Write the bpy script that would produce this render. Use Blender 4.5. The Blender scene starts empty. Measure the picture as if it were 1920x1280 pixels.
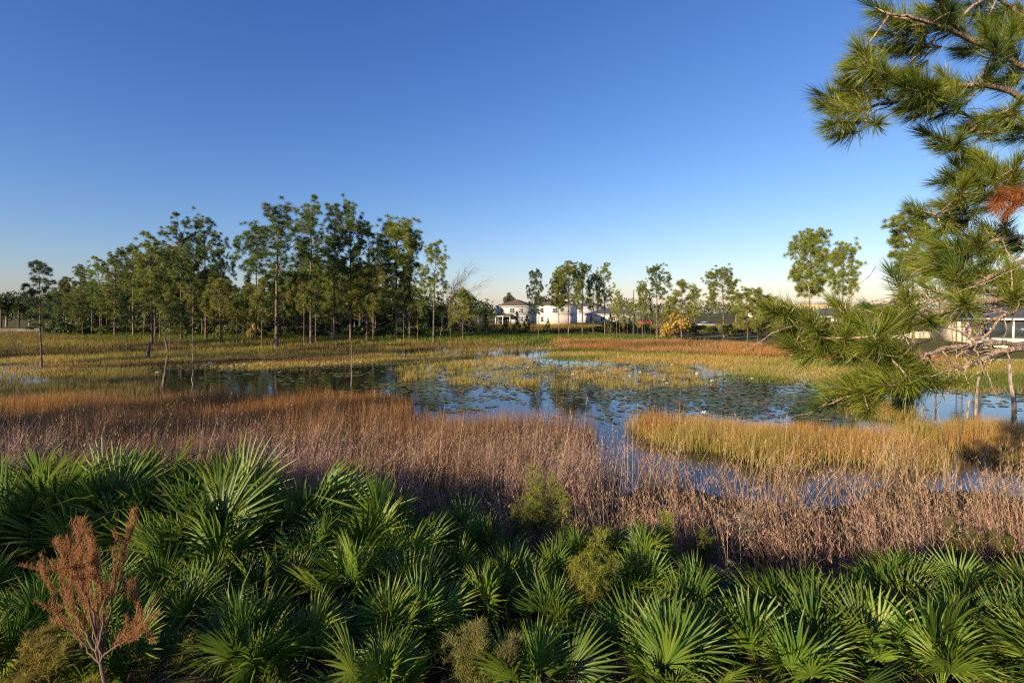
import bpy, math
import numpy as np
from mathutils import Vector, Matrix, Euler

# ------------------------------------------------------------------ camera, sky, sun
scene = bpy.context.scene
COL = scene.collection
F, HOR, CX, CAMZ = 960.0, 586.0, 960.0, 4.0          # focal length and horizon in pixels of the 1920 px photo
cam_d = bpy.data.cameras.new('camera'); cam = bpy.data.objects.new('camera', cam_d); COL.objects.link(cam)
cam.location = (0, 0, CAMZ); cam.rotation_euler = (math.radians(90), 0, 0)
cam_d.sensor_width = 36; cam_d.lens = 18; cam_d.shift_y = -54 / 1920
cam_d.clip_start = 0.05; cam_d.clip_end = 8000
scene.camera = cam

SUN_AZ = math.radians(-134); SUN_EL = math.radians(15)
to_sun = Vector((math.sin(SUN_AZ) * math.cos(SUN_EL), math.cos(SUN_AZ) * math.cos(SUN_EL), math.sin(SUN_EL)))
world = bpy.data.worlds.new('World'); scene.world = world; world.use_nodes = True
wn = world.node_tree.nodes; wl = world.node_tree.links
sky = wn.new('ShaderNodeTexSky'); sky.sky_type = 'NISHITA'; sky.sun_disc = False
sky.sun_elevation = SUN_EL; sky.sun_rotation = SUN_AZ
sky.air_density = 1.15; sky.dust_density = 0.45; sky.ozone_density = 1.2; sky.altitude = 0
wb = wn.new('ShaderNodeMix'); wb.data_type = 'RGBA'; wb.blend_type = 'MULTIPLY'; wb.inputs[0].default_value = 1; wb.inputs[7].default_value = (.104, .114, .159, 1)   # the camera's white balance
# and its contrast, one tone curve per colour channel
sp = wn.new('ShaderNodeSeparateColor'); cb = wn.new('ShaderNodeCombineColor')
wl.new(sky.outputs[0], wb.inputs[6]); wl.new(wb.outputs[2], sp.inputs[0])
for k, (gam, mul) in enumerate(((1.42, 7.0), (1.22, 6.2), (.95, 6.0))):
    pw = wn.new('ShaderNodeMath'); pw.operation = 'POWER'; pw.inputs[1].default_value = gam
    mu = wn.new('ShaderNodeMath'); mu.operation = 'MULTIPLY'; mu.inputs[1].default_value = mul
    wl.new(sp.outputs[k], pw.inputs[0]); wl.new(pw.outputs[0], mu.inputs[0]); wl.new(mu.outputs[0], cb.inputs[k])
wl.new(cb.outputs[0], wn['Background'].inputs[0]); wn['Background'].inputs[1].default_value = 0.10

sun_d = bpy.data.lights.new('sun', 'SUN'); sun = bpy.data.objects.new('sun', sun_d); COL.objects.link(sun)
sun_d.energy = 4.9; sun_d.angle = math.radians(0.6); sun_d.color = (1.0, 0.80, 0.55)
sun.rotation_euler = to_sun.to_track_quat('Z', 'Y').to_euler()

scene.view_settings.view_transform = 'Standard'; scene.view_settings.look = 'None'
scene.view_settings.exposure = 0.9; scene.view_settings.gamma = 1
scene.render.engine = 'CYCLES'
cy = scene.cycles
cy.use_denoising = False; cy.filter_width = 1.2
cy.max_bounces = 6; cy.diffuse_bounces = 3; cy.glossy_bounces = 3; cy.transmission_bounces = 4; cy.transparent_max_bounces = 4
cy.caustics_reflective = False; cy.caustics_refractive = False

RNG = np.random.default_rng(11)

# ------------------------------------------------------------------ helpers
class G:
    """collects triangles with a colour per vertex; mesh() makes ONE mesh of them"""
    def __init__(s): s.V = []; s.T = []; s.C = []; s.n = 0
    def add(s, V, T, C):
        V = np.asarray(V, float).reshape(-1, 3); T = np.asarray(T, int).reshape(-1, 3)
        C = np.asarray(C, float)
        if C.ndim == 1: C = np.tile(C[:3], (len(V), 1))
        s.V.append(V); s.T.append(T + s.n); s.C.append(C); s.n += len(V)
    def tube(s, path, radii, sides=5, c=(0.2, 0.15, 0.1), cap=True):
        P = np.asarray(path, float); n = len(P)
        radii = np.broadcast_to(np.asarray(radii, float), (n,))
        d = np.gradient(P, axis=0); d /= np.linalg.norm(d, axis=1)[:, None] + 1e-9
        ref = np.array([0.31, 0.17, 0.93]) if abs(d[0][2]) < .8 else np.array([0.93, .31, .1])
        a = np.cross(d, ref); a /= np.linalg.norm(a, axis=1)[:, None] + 1e-9
        b = np.cross(d, a)
        th = np.arange(sides) * 2 * np.pi / sides
        V = (P[:, None, :] + radii[:, None, None] * (np.cos(th)[None, :, None] * a[:, None, :] + np.sin(th)[None, :, None] * b[:, None, :])).reshape(-1, 3)
        i = np.arange(n - 1)[:, None] * sides; j = np.arange(sides)[None, :]; k = (j + 1) % sides
        q0, q1, q2, q3 = (i + j).ravel(), (i + k).ravel(), (i + sides + k).ravel(), (i + sides + j).ravel()
        T = np.concatenate([np.stack([q0, q1, q2], 1), np.stack([q0, q2, q3], 1)])
        if cap:
            for base in (0, (n - 1) * sides):
                T = np.concatenate([T, np.array([[base, base + m, base + m + 1] for m in range(1, sides - 1)])])
        s.add(V, T, c)
    def box(s, lo, hi, c=(.8, .8, .8)):
        x0, y0, z0 = lo; x1, y1, z1 = hi
        V = [(x0,y0,z0),(x1,y0,z0),(x1,y1,z0),(x0,y1,z0),(x0,y0,z1),(x1,y0,z1),(x1,y1,z1),(x0,y1,z1)]
        Q = [(0,3,2,1),(4,5,6,7),(0,1,5,4),(1,2,6,5),(2,3,7,6),(3,0,4,7)]
        s.add(V, [t for q in Q for t in ((q[0],q[1],q[2]),(q[0],q[2],q[3]))], c)
    def poly(s, pts, c=(.8,.8,.8)):
        s.add(pts, [(0, k, k + 1) for k in range(1, len(pts) - 1)], c)
    def mesh(s, name, mat, smooth=False):
        V = np.concatenate(s.V); T = np.concatenate(s.T); C = np.concatenate(s.C)
        me = bpy.data.meshes.new(name)
        me.vertices.add(len(V)); me.vertices.foreach_set('co', V.astype(np.float32).ravel())
        me.loops.add(len(T) * 3); me.loops.foreach_set('vertex_index', T.astype(np.int32).ravel())
        me.polygons.add(len(T)); me.polygons.foreach_set('loop_start', np.arange(len(T), dtype=np.int32) * 3)
        me.update(calc_edges=True)
        at_ = me.color_attributes.new('Col', 'FLOAT_COLOR', 'POINT')
        at_.data.foreach_set('color', np.concatenate([C, np.ones((len(C), 1))], 1).astype(np.float32).ravel())
        if smooth: me.polygons.foreach_set('use_smooth', np.ones(len(T), dtype=bool))
        me.materials.append(mat)
        return me

def link(name, data, parent=None):
    o = bpy.data.objects.new(name, data); COL.objects.link(o)
    if parent: o.parent = parent
    if name in ('limbs', 'crown', 'twigs', 'leaves', 'dry_leaves', 'foliage') and parent: o['kind'] = 'stuff'     # needles, leaves and twigs nobody could count
    return o
def tag(o, label=None, cat=None, group=None, kind=None):
    if label: o['label'] = label
    if cat: o['category'] = cat
    if group: o['group'] = group
    if kind: o['kind'] = kind
    return o
def thing(name, label, cat, loc=(0, 0, 0), rz=0.0, group=None):
    o = link(name, None); o.location = loc; o.rotation_euler = (0, 0, rz); o.empty_display_size = .3
    return tag(o, label, cat, group)

ORD = 'first second third fourth fifth sixth seventh eighth ninth tenth eleventh twelfth thirteenth fourteenth fifteenth sixteenth seventeenth eighteenth nineteenth twentieth'.split()
ORD += ['twenty-' + w for w in ORD[:9]] + ['thirtieth'] + ['thirty-' + w for w in ORD[:9]]
def nz(x, y, s=1.0, o=0.0):
    """cheap smooth value noise in about -1..1, vectorised"""
    x = np.asarray(x, float) / s + o * 13.7; y = np.asarray(y, float) / s + o * 7.3
    return (np.sin(x * 1.7 + 1.3 * np.sin(y * 1.1 + o)) + np.sin(y * 2.1 + 1.7 * np.sin(x * .9 + 2.1)) + np.sin((x + y) * 1.31 + o * 3) * .7 + .6 * np.sin(x * 3.7 - y * 2.9 + o)) / 3.3

# ------------------------------------------------------------------ materials
def mat_new(name):
    m = bpy.data.materials.new(name); m.use_nodes = True
    nt = m.node_tree; nt.nodes.clear(); out = nt.nodes.new('ShaderNodeOutputMaterial')
    return m, nt, out
def leaf_mat(name, transl=.35, gloss=0.0, rough=.45, var=.25, bright=1.0):
    m, nt, out = mat_new(name); N, L = nt.nodes.new, nt.links.new
    a = N('ShaderNodeAttribute'); a.attribute_name = 'Col'
    oi = N('ShaderNodeObjectInfo')
    mr = N('ShaderNodeMapRange'); mr.inputs[3].default_value = (1 - var) * bright; mr.inputs[4].default_value = (1 + var) * bright
    L(oi.outputs['Random'], mr.inputs[0])
    mul = N('ShaderNodeVectorMath'); mul.operation = 'SCALE'; L(a.outputs['Color'], mul.inputs[0]); L(mr.outputs[0], mul.inputs['Scale'])
    d = N('ShaderNodeBsdfDiffuse'); t = N('ShaderNodeBsdfTranslucent'); mx = N('ShaderNodeMixShader'); mx.inputs[0].default_value = transl
    L(mul.outputs[0], d.inputs[0]); L(mul.outputs[0], t.inputs[0]); L(d.outputs[0], mx.inputs[1]); L(t.outputs[0], mx.inputs[2])
    last = mx
    if gloss:
        g = N('ShaderNodeBsdfGlossy'); g.inputs['Roughness'].default_value = rough; g.inputs[0].default_value = (.9, .95, 1, 1)
        m2 = N('ShaderNodeMixShader'); m2.inputs[0].default_value = gloss
        L(mx.outputs[0], m2.inputs[1]); L(g.outputs[0], m2.inputs[2]); last = m2
    L(last.outputs[0], out.inputs[0])
    return m
def bark_mat(name, c0, c1, scale=6.0, bump=.6):
    m, nt, out = mat_new(name); N, L = nt.nodes.new, nt.links.new
    p = N('ShaderNodeBsdfPrincipled'); p.inputs['Roughness'].default_value = .9
    tc = N('ShaderNodeTexCoord'); mp = N('ShaderNodeMapping'); mp.inputs['Scale'].default_value = (1, 1, .22)
    v = N('ShaderNodeTexVoronoi'); v.inputs['Scale'].default_value = scale; v.feature = 'F1'
    n = N('ShaderNodeTexNoise'); n.inputs['Scale'].default_value = scale * 1.7; n.inputs['Detail'].default_value = 5
    L(tc.outputs['Object'], mp.inputs[0]); L(mp.outputs[0], v.inputs[0]); L(mp.outputs[0], n.inputs[0])
    mxx = N('ShaderNodeMath'); mxx.operation = 'MULTIPLY'; L(v.outputs[0], mxx.inputs[0]); L(n.outputs[0], mxx.inputs[1])
    r = N('ShaderNodeValToRGB'); r.color_ramp.elements[0].color = (*c0, 1); r.color_ramp.elements[1].color = (*c1, 1)
    r.color_ramp.elements[0].position = .08; r.color_ramp.elements[1].position = .42
    L(mxx.outputs[0], r.inputs[0]); L(r.outputs[0], p.inputs['Base Color'])
    b = N('ShaderNodeBump'); b.inputs['Strength'].default_value = bump; b.inputs['Distance'].default_value = .02
    L(mxx.outputs[0], b.inputs['Height']); L(b.outputs[0], p.inputs['Normal']); L(p.outputs[0], out.inputs[0])
    return m
def plain_mat(name, c, rough=.7, noise=.12, scale=3.0, metal=0.0, spec=.5):
    m, nt, out = mat_new(name); N, L = nt.nodes.new, nt.links.new
    p = N('ShaderNodeBsdfPrincipled'); p.inputs['Roughness'].default_value = rough; p.inputs['Metallic'].default_value = metal
    p.inputs['Specular IOR Level'].default_value = spec
    tc = N('ShaderNodeTexCoord'); n = N('ShaderNodeTexNoise'); n.inputs['Scale'].default_value = scale; n.inputs['Detail'].default_value = 6
    L(tc.outputs['Object'], n.inputs[0])
    r = N('ShaderNodeValToRGB'); r.color_ramp.elements[0].position = .3; r.color_ramp.elements[1].position = .7
    r.color_ramp.elements[0].color = (*[x * (1 - noise) for x in c], 1); r.color_ramp.elements[1].color = (*[min(1, x * (1 + noise)) for x in c], 1)
    L(n.outputs[0], r.inputs[0]); L(r.outputs[0], p.inputs['Base Color']); L(p.outputs[0], out.inputs[0])
    return m

M_grass = leaf_mat('grass', .38, var=0)
M_needle = leaf_mat('pine_needles', .30, gloss=.04, rough=.5, var=.16)
M_nearneedle = leaf_mat('long_pine_needles', .36, gloss=.03, rough=.45, var=.18)
M_palm = leaf_mat('palmetto_leaf', .44, gloss=.02, rough=.42, var=.32)
M_leaf = leaf_mat('broad_leaf', .30, gloss=.03, var=.2)
M_feather = leaf_mat('feathery_leaf', .42, var=.08)
M_pad = leaf_mat('lily_pad', .05, gloss=.10, rough=.25, var=.3)
M_petal = leaf_mat('petal', .3, var=.05)
M_bark = bark_mat('pine_bark', (.040, .028, .022), (.20, .14, .10))
M_nearbark = bark_mat('pale_pine_bark', (.10, .065, .045), (.46, .34, .25), 40, .9)
M_grey_wood = bark_mat('grey_dead_wood', (.10, .08, .065), (.36, .30, .25), 14)
M_twig = plain_mat('twig', (.13, .085, .06), .9)
M_palmtrunk = bark_mat('palm_bark', (.035, .025, .018), (.12, .085, .055), 9)
M_dark_wood = bark_mat('dark_wet_wood', (.045, .035, .028), (.17, .135, .10), 14)

# ------------------------------------------------------------------ terrain
SH_PX = [-3000, -400, 0, 400, 800, 1000, 1300, 1600, 1750, 1920, 2400, 5000]
SH_PY = [655, 652, 650, 648, 645, 648, 655, 668, 672, 674, 678, 690]
def height(X, Y):
    X = np.asarray(X, float); Y = np.asarray(Y, float)
    bank = np.interp(Y + .35 * nz(X, Y, 5., 2.) + np.interp(Y, [7, 10], [0, 1]) * (.75 * nz(X, Y, 1.5, 7.) + .35 * nz(X, Y, .6, 3.)), [-60, -6, 0, 2, 4, 6, 8, 10, 11.3, 13], [2.5, 2.4, 2.3, 1.75, 1.05, .66, .38, .12, -.02, -.35])
    Ys = np.maximum(Y, .1)
    px = CX + F * X / Ys
    ysh = CAMZ * F / (np.interp(px, SH_PX, SH_PY) - HOR) + 1.2 * nz(X, Y, 9., 1.)
    s = np.where(Y > 5, Y - ysh, -50)
    far = np.interp(s, [-8, -2, 0, 3, 12, 60, 200], [-.35, -.15, 0, .15, .3, .5, .62])
    far = far + np.interp(px, [1550, 1800], [0, .45]) * np.interp(s, [0, 9], [0, 1]) * np.interp(s, [60, 140], [1, 0])
    side = np.interp(np.abs(X), [95, 112], [-.35, .35])
    z = np.maximum(np.maximum(bank, far), side)
    return z + .04 * nz(X, Y, 3., 5.) * (z > .1)
def hz(x, y): return float(height(np.array([x]), np.array([y]))[0])
def gpt(px, py):
    """ground point seen at a pixel of the photo"""
    z = 0.0
    for _ in range(6):
        Y = (CAMZ - z) * F / (py - HOR); X = (px - CX) / F * Y; z = max(hz(X, Y), 0)
    return X, Y, z
def at(px, py, Y): return np.array([(px - CX) / F * Y, Y, CAMZ - (py - HOR) / F * Y])

ang = np.concatenate([np.linspace(-62, 62, 250), np.linspace(62, 298, 60)[1:-1]]) * np.pi / 180
rad = np.concatenate([np.geomspace(.3, 6, 34), np.geomspace(6, 85, 135)[1:], np.geomspace(85, 5000, 32)[1:]])
A, R = np.meshgrid(ang, rad); X = np.sin(A) * R; Y = np.cos(A) * R; Z = height(X, Y)
nr, na = A.shape
g = G(); V = np.stack([X.ravel(), Y.ravel(), Z.ravel()], 1)
i = (np.arange(nr - 1)[:, None] * na); j = np.arange(na)[None, :]; k = (j + 1) % na
q0, q1, q2, q3 = (i + j).ravel(), (i + k).ravel(), (i + na + k).ravel(), (i + na + j).ravel()
T = np.concatenate([np.stack([q0, q2, q1], 1), np.stack([q0, q3, q2], 1)])
T = np.concatenate([T, np.array([[0, m, m + 1] for m in range(1, na - 1)])])
g.add(V, T, (.1, .1, .05))
m, nt, out = mat_new('marsh_soil'); N, L = nt.nodes.new, nt.links.new
p = N('ShaderNodeBsdfPrincipled'); p.inputs['Roughness'].default_value = 1; p.inputs['Specular IOR Level'].default_value = .1
geo = N('ShaderNodeNewGeometry')
def noise_node(scale, detail=8):
    n = N('ShaderNodeTexNoise'); n.inputs['Scale'].default_value = scale; n.inputs['Detail'].default_value = detail; L(geo.outputs['Position'], n.inputs[0]); return n
n1, n2, n3 = noise_node(.09), noise_node(.6), noise_node(6)
r1 = N('ShaderNodeValToRGB'); r1.color_ramp.elements[0].color = (.055, .085, .018, 1); r1.color_ramp.elements[1].color = (.17, .12, .045, 1)
r1.color_ramp.elements[0].position = .4; r1.color_ramp.elements[1].position = .62
L(n1.outputs[0], r1.inputs[0])
r2 = N('ShaderNodeValToRGB'); r2.color_ramp.elements[0].color = (.05, .045, .025, 1); r2.color_ramp.elements[1].color = (.13, .14, .035, 1); L(n2.outputs[0], r2.inputs[0])
mx = N('ShaderNodeMix'); mx.data_type = 'RGBA'; mx.inputs[0].default_value = .45; L(r1.outputs[0], mx.inputs[6]); L(r2.outputs[0], mx.inputs[7])
# near the viewer the bank is bare dark leaf litter
sep = N('ShaderNodeSeparateXYZ'); L(geo.outputs['Position'], sep.inputs[0])
ml = N('ShaderNodeMapRange'); ml.inputs[1].default_value = 10; ml.inputs[2].default_value = 14; L(sep.outputs[1], ml.inputs[0])
r3 = N('ShaderNodeValToRGB'); r3.color_ramp.elements[0].color = (.018, .013, .009, 1); r3.color_ramp.elements[1].color = (.085, .06, .04, 1); L(n3.outputs[0], r3.inputs[0])
mx2 = N('ShaderNodeMix'); mx2.data_type = 'RGBA'; L(ml.outputs[0], mx2.inputs[0]); L(r3.outputs[0], mx2.inputs[6]); L(mx.outputs[2], mx2.inputs[7])
L(mx2.outputs[2], p.inputs['Base Color'])
b = N('ShaderNodeBump'); b.inputs['Strength'].default_value = .8; b.inputs['Distance'].default_value = .06; L(n3.outputs[0], b.inputs['Height']); L(b.outputs[0], p.inputs['Normal'])
L(p.outputs[0], out.inputs[0])
tag(link('ground', g.mesh('ground', m, True)), kind='structure')

# water
g = G(); g.add([(-111, 8, 0), (111, 8, 0), (111, 85, 0), (-111, 85, 0)], [(0, 1, 2), (0, 2, 3)], (.02, .02, .02))
m, nt, out = mat_new('pond_water'); N, L = nt.nodes.new, nt.links.new
p = N('ShaderNodeBsdfPrincipled'); p.inputs['Base Color'].default_value = (.012, .014, .012, 1); p.inputs['Roughness'].default_value = .035
p.inputs['IOR'].default_value = 1.36; p.inputs['Specular IOR Level'].default_value = .62
geo = N('ShaderNodeNewGeometry'); mp = N('ShaderNodeMapping'); mp.inputs['Scale'].default_value = (1, .45, 1); L(geo.outputs['Position'], mp.inputs[0])
n1 = N('ShaderNodeTexNoise'); n1.inputs['Scale'].default_value = 5; n1.inputs['Detail'].default_value = 4; L(mp.outputs[0], n1.inputs[0])
b = N('ShaderNodeBump'); b.inputs['Strength'].default_value = .16; b.inputs['Distance'].default_value = .02; L(n1.outputs[0], b.inputs['Height']); L(b.outputs[0], p.inputs['Normal'])
L(p.outputs[0], out.inputs[0])
tag(link('pond_water', g.mesh('pond_water', m)), kind='structure')

# road far left behind the marsh, on a low embankment with kerbs
M_road = plain_mat('asphalt', (.085, .085, .09), .9, .2, 2)
M_kerb = plain_mat('concrete_kerb', (.28, .27, .25), .85, .15, 2)
def strip(pts, w, h, c):
    P = np.array(pts, float); d = np.gradient(P, axis=0); d /= np.linalg.norm(d, axis=1)[:, None]
    nrm = np.stack([-d[:, 1], d[:, 0]], 1); a = P + nrm * w / 2; bb = P - nrm * w / 2
    zz = np.maximum(height(a[:, 0], a[:, 1]), height(bb[:, 0], bb[:, 1])) + h
    g = G(); n = len(P)
    V = np.concatenate([np.c_[a, zz], np.c_[bb, zz], np.c_[a, zz - .8], np.c_[bb, zz - .8]])
    T = []
    for q in range(n - 1):
        for (u, v) in ((n, 0), (0, 2 * n), (3 * n, n)):
            T += [(u + q, u + q + 1, v + q + 1), (u + q, v + q + 1, v + q)]
    g.add(V, T, c); return g
rp = [(-190, 92), (-140, 97), (-112, 101), (-95, 104), (-84, 110), (-76, 120), (-70, 135), (-66, 170)]
tag(link('road', strip(rp, 7.0, .10, (.1, .1, .1)).mesh('road', M_road)), kind='structure')
for off in (3.6, -3.6):
    P = np.array(rp, float); d = np.gradient(P, axis=0); d /= np.linalg.norm(d, axis=1)[:, None]
    Q = P + np.stack([-d[:, 1], d[:, 0]], 1) * off
    tag(link('kerb', strip(Q, .25, .2, (.4, .4, .4)).mesh('kerb', M_kerb)), kind='structure')

# ------------------------------------------------------------------ grasses
def in_poly(X, Y, poly):
    inside = np.zeros(len(X), bool); n = len(poly)
    for a in range(n):
        x0, y0 = poly[a]; x1, y1 = poly[(a + 1) % n]
        c = ((y0 > Y) != (y1 > Y)) & (X < (x1 - x0) * (Y - y0) / (y1 - y0 + 1e-12) + x0)
        inside ^= c
    return inside
def wpoly(pp): return [gpt(px, py)[:2] for px, py in pp]
def sample(poly, n, rng, clump=0.0, spread=.15):
    """n points in a polygon of ground points, gathered in tussocks when clump > 0 (points per tussock)"""
    P = np.array(poly); lo, hi = P.min(0), P.max(0)
    out_ = []; got = 0
    m_ = int(n / clump) + 1 if clump else n
    while got < m_:
        q = rng.uniform(lo, hi, (m_ * 2, 2)); q = q[in_poly(q[:, 0], q[:, 1], poly)]
        out_.append(q); got += len(q)
        if len(q) == 0: break
    c = np.concatenate(out_)[:m_]
    if not clump: return c, np.arange(len(c))
    idx = rng.integers(0, len(c), n)
    sp = spread * rng.uniform(.5, 1.5, len(c))
    return c[idx] + rng.normal(0, 1, (n, 2)) * sp[idx][:, None], idx
def blades(g, P, h, w, lean, az, cb, ct, nseg=2, rng=RNG, face=None):
    """curved tapering ribbons: P base points, lean sideways offset of the tip as a share of height"""
    n = len(P); h = np.broadcast_to(h, n); w = np.broadcast_to(w, n); lean = np.broadcast_to(lean, n)
    dirx, diry = np.cos(az), np.sin(az)
    fa = rng.uniform(0, np.pi, n) if face is None else face
    sx, sy = np.cos(fa), np.sin(fa)
    Vs, Cs = [], []
    cb = np.broadcast_to(cb, (n, 3)); ct = np.broadcast_to(ct, (n, 3))
    for l in range(nseg + 1):
        t = l / nseg
        off = lean * h * t ** 1.8
        zc = h * (t - .35 * np.minimum(lean, 1.2) ** 2 * t ** 2)
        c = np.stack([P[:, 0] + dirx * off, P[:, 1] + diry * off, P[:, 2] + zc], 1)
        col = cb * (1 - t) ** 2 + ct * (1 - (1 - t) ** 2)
        if l < nseg:
            ww = w * (1 - t) ** .6 * .5
            Vs += [c + np.stack([sx * ww, sy * ww, ww * 0], 1), c - np.stack([sx * ww, sy * ww, ww * 0], 1)]; Cs += [col, col]
        else: Vs.append(c); Cs.append(col)
    k = len(Vs); V = np.stack(Vs, 1).reshape(-1, 3); C = np.stack(Cs, 1).reshape(-1, 3)
    base = np.arange(n)[:, None] * k
    t_ = []
    for l in range(nseg - 1):
        a = 2 * l; t_ += [(a, a + 1, a + 3), (a, a + 3, a + 2)]
    a = 2 * (nseg - 1); t_.append((a, a + 1, a + 2))
    T = (base[:, None, :] + np.array(t_)[None]).reshape(-1, 3)
    g.add(V, T, C)
def jit(c, n, rng, s=.22, hue=.06):
    c = np.broadcast_to(np.asarray(c, float), (n, 3))
    return np.clip(c * rng.uniform(1 - s, 1 + s, (n, 1)) + rng.normal(0, hue, (n, 3)) * c, .005, .95)
def mixc(c0, c1, t): return np.asarray(c0) * (1 - t[:, None]) + np.asarray(c1) * t[:, None]
def zbase(q): return np.c_[q, np.maximum(height(q[:, 0], q[:, 1]), -.12)]
def patch(name, label, cat, poly, n, h, w, base, tip, tip2=None, clump=0, spread=.15, lean=.25, nseg=2, seed=0, keep=None, cscale=4., wind=None, tip3=None):
    rng = np.random.default_rng(100 + seed)
    q, idx = sample(poly, n, rng, clump, spread)
    if keep is not None:
        k_ = rng.random(len(q)) < keep(q[:, 0], q[:, 1]); q = q[k_]; idx = idx[k_]
    n = len(q)
    hv = 1 + .28 * nz(q[:, 0], q[:, 1], 1.6, seed)
    hc = rng.uniform(.75, 1.2, idx.max() + 1)[idx] if clump else 1
    hh = h * hv * hc * rng.uniform(.6, 1.15, n)
    t = np.clip(.5 + .6 * nz(q[:, 0], q[:, 1], cscale, seed + 3) + rng.normal(0, .18, n), 0, 1)
    tc = mixc(tip, tip if tip2 is None else tip2, t)
    if tip3 is not None: tc = mixc(tc, tc * 0 + np.asarray(tip3), np.clip(nz(q[:, 0], q[:, 1] * 2.6, cscale * 2, seed + 8) * 3 - .2, 0, 1))
    az = rng.uniform(0, 2 * np.pi, n) if wind is None else rng.normal(wind, .9, n)
    g = G(); blades(g, zbase(q), hh, w * rng.uniform(.7, 1.3, n), np.abs(rng.normal(0, lean, n)), az, jit(base, n, rng), jit(tc, n, rng), nseg, rng)
    o = link(name, g.mesh(name, M_grass)); return tag(o, label, cat, kind='stuff')

ORANGE, GOLD, BROWN = (.48, .24, .075), (.54, .36, .12), (.29, .16, .08)
PINK, PURP = (.47, .31, .23), (.33, .225, .165)
YGREEN, GREEN, OLIVE = (.34, .31, .07), (.13, .20, .035), (.17, .155, .04)

# brown masses on the left
pl = wpoly([(-500, 778), (0, 766), (300, 757), (700, 754), (766, 762), (772, 785), (700, 795), (300, 800), (-500, 812)])
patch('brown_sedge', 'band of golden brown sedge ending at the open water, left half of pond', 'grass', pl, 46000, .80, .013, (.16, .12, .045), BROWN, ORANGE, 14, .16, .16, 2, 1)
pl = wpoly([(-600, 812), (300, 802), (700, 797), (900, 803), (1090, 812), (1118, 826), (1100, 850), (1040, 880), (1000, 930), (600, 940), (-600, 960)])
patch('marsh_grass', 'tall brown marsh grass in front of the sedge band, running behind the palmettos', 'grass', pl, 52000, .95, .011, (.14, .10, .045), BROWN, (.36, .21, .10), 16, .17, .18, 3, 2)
# orange islands
isl = [([(1185, 806), (1240, 832), (1300, 848), (1350, 842), (1410, 866), (1480, 872), (1560, 862), (1640, 868), (1760, 884), (1745, 850), (1620, 826), (1450, 812), (1300, 806)], 27000, .72, 'orange sedge island in the right half of the pond, the large middle one'),
       ([(1655, 812), (1760, 836), (1850, 862), (2100, 870), (2100, 822), (1800, 812)], 17000, .72, 'orange sedge bed at the right frame edge beside the large sedge island'),
       ([(1555, 760), (1640, 784), (1700, 790), (1712, 772), (1620, 757)], 4500, .62, 'small pale sedge island under the drooping pine bough')]
for q, (pp, n, h, lab) in enumerate(isl):
    patch('sedge_island', lab, 'grass', wpoly(pp), n, h, .012, (.24, .27, .05), ORANGE, (.52, .35, .13), 34, .24, .2, 2, 10 + q, cscale=1.5, tip3=(.40, .30, .085))

pl = wpoly([(-400, 712), (10, 716), (60, 722), (150, 720), (190, 704), (260, 700), (296, 706), (298, 735), (270, 752), (-400, 768)])
patch('olive_sedge', 'olive brown sedge round the small bright pool at far left', 'grass', pl, 26000, .5, .02, (.13, .12, .04), (.24, .17, .07), (.22, .20, .06), 16, .22, .2, 2, 3)
# lily zone tussocks
pl = wpoly([(740, 690), (1000, 684), (1330, 690), (1360, 715), (1250, 735), (1000, 728), (760, 715)])
patch('tussock_grass', 'scattered yellow grass tufts among the lily pads in mid pond', 'grass', pl, 15000, .46, .016, (.17, .17, .05), GOLD, YGREEN, 80, .30, .3, 2, 20)
# wet prairie behind
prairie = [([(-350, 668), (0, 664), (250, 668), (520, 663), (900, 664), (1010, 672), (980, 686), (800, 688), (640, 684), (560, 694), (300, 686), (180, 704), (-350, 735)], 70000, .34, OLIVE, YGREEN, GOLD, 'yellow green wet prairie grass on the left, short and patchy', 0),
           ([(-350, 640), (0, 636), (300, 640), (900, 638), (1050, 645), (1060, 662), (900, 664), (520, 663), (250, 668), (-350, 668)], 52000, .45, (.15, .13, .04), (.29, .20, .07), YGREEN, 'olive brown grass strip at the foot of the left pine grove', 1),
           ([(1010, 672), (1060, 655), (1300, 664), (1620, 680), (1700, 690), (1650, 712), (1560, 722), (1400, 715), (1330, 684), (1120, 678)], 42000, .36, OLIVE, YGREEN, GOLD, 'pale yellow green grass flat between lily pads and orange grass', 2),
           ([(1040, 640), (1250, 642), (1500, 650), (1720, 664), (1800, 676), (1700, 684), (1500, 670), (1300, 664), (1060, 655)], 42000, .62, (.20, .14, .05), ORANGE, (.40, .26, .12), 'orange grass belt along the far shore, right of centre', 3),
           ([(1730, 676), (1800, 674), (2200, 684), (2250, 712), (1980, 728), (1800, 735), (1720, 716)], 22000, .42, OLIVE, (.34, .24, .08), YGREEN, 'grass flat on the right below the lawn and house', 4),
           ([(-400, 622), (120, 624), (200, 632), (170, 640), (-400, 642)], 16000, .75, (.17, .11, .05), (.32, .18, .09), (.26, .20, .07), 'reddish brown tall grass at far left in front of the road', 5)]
for pp, n, h, cb, c1, c2, lab, sd in prairie:
    patch('prairie_grass', lab, 'grass', wpoly(pp), n, h, .036, cb, c1, c2, 18, .55, .3, 2, 30 + sd, cscale=5., tip3=(.22, .13, .06) if sd in (0, 1, 3) else (.12, .17, .035))
# green grass among the trunks and along the far bank
pl = wpoly([(60, 626), (860, 624), (1150, 628), (1300, 636), (1060, 645), (900, 640), (300, 642), (100, 638)])
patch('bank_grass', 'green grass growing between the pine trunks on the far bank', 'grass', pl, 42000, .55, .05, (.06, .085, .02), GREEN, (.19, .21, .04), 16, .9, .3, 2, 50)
pl = wpoly([(830, 612), (1480, 614), (1480, 622), (830, 622)])
patch('rough_grass', 'yellow orange rough grass in front of the two-storey houses', 'grass', pl, 24000, .9, .09, (.15, .12, .03), (.34, .20, .04), (.22, .20, .05), 20, 1.2, .3, 2, 51)

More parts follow.
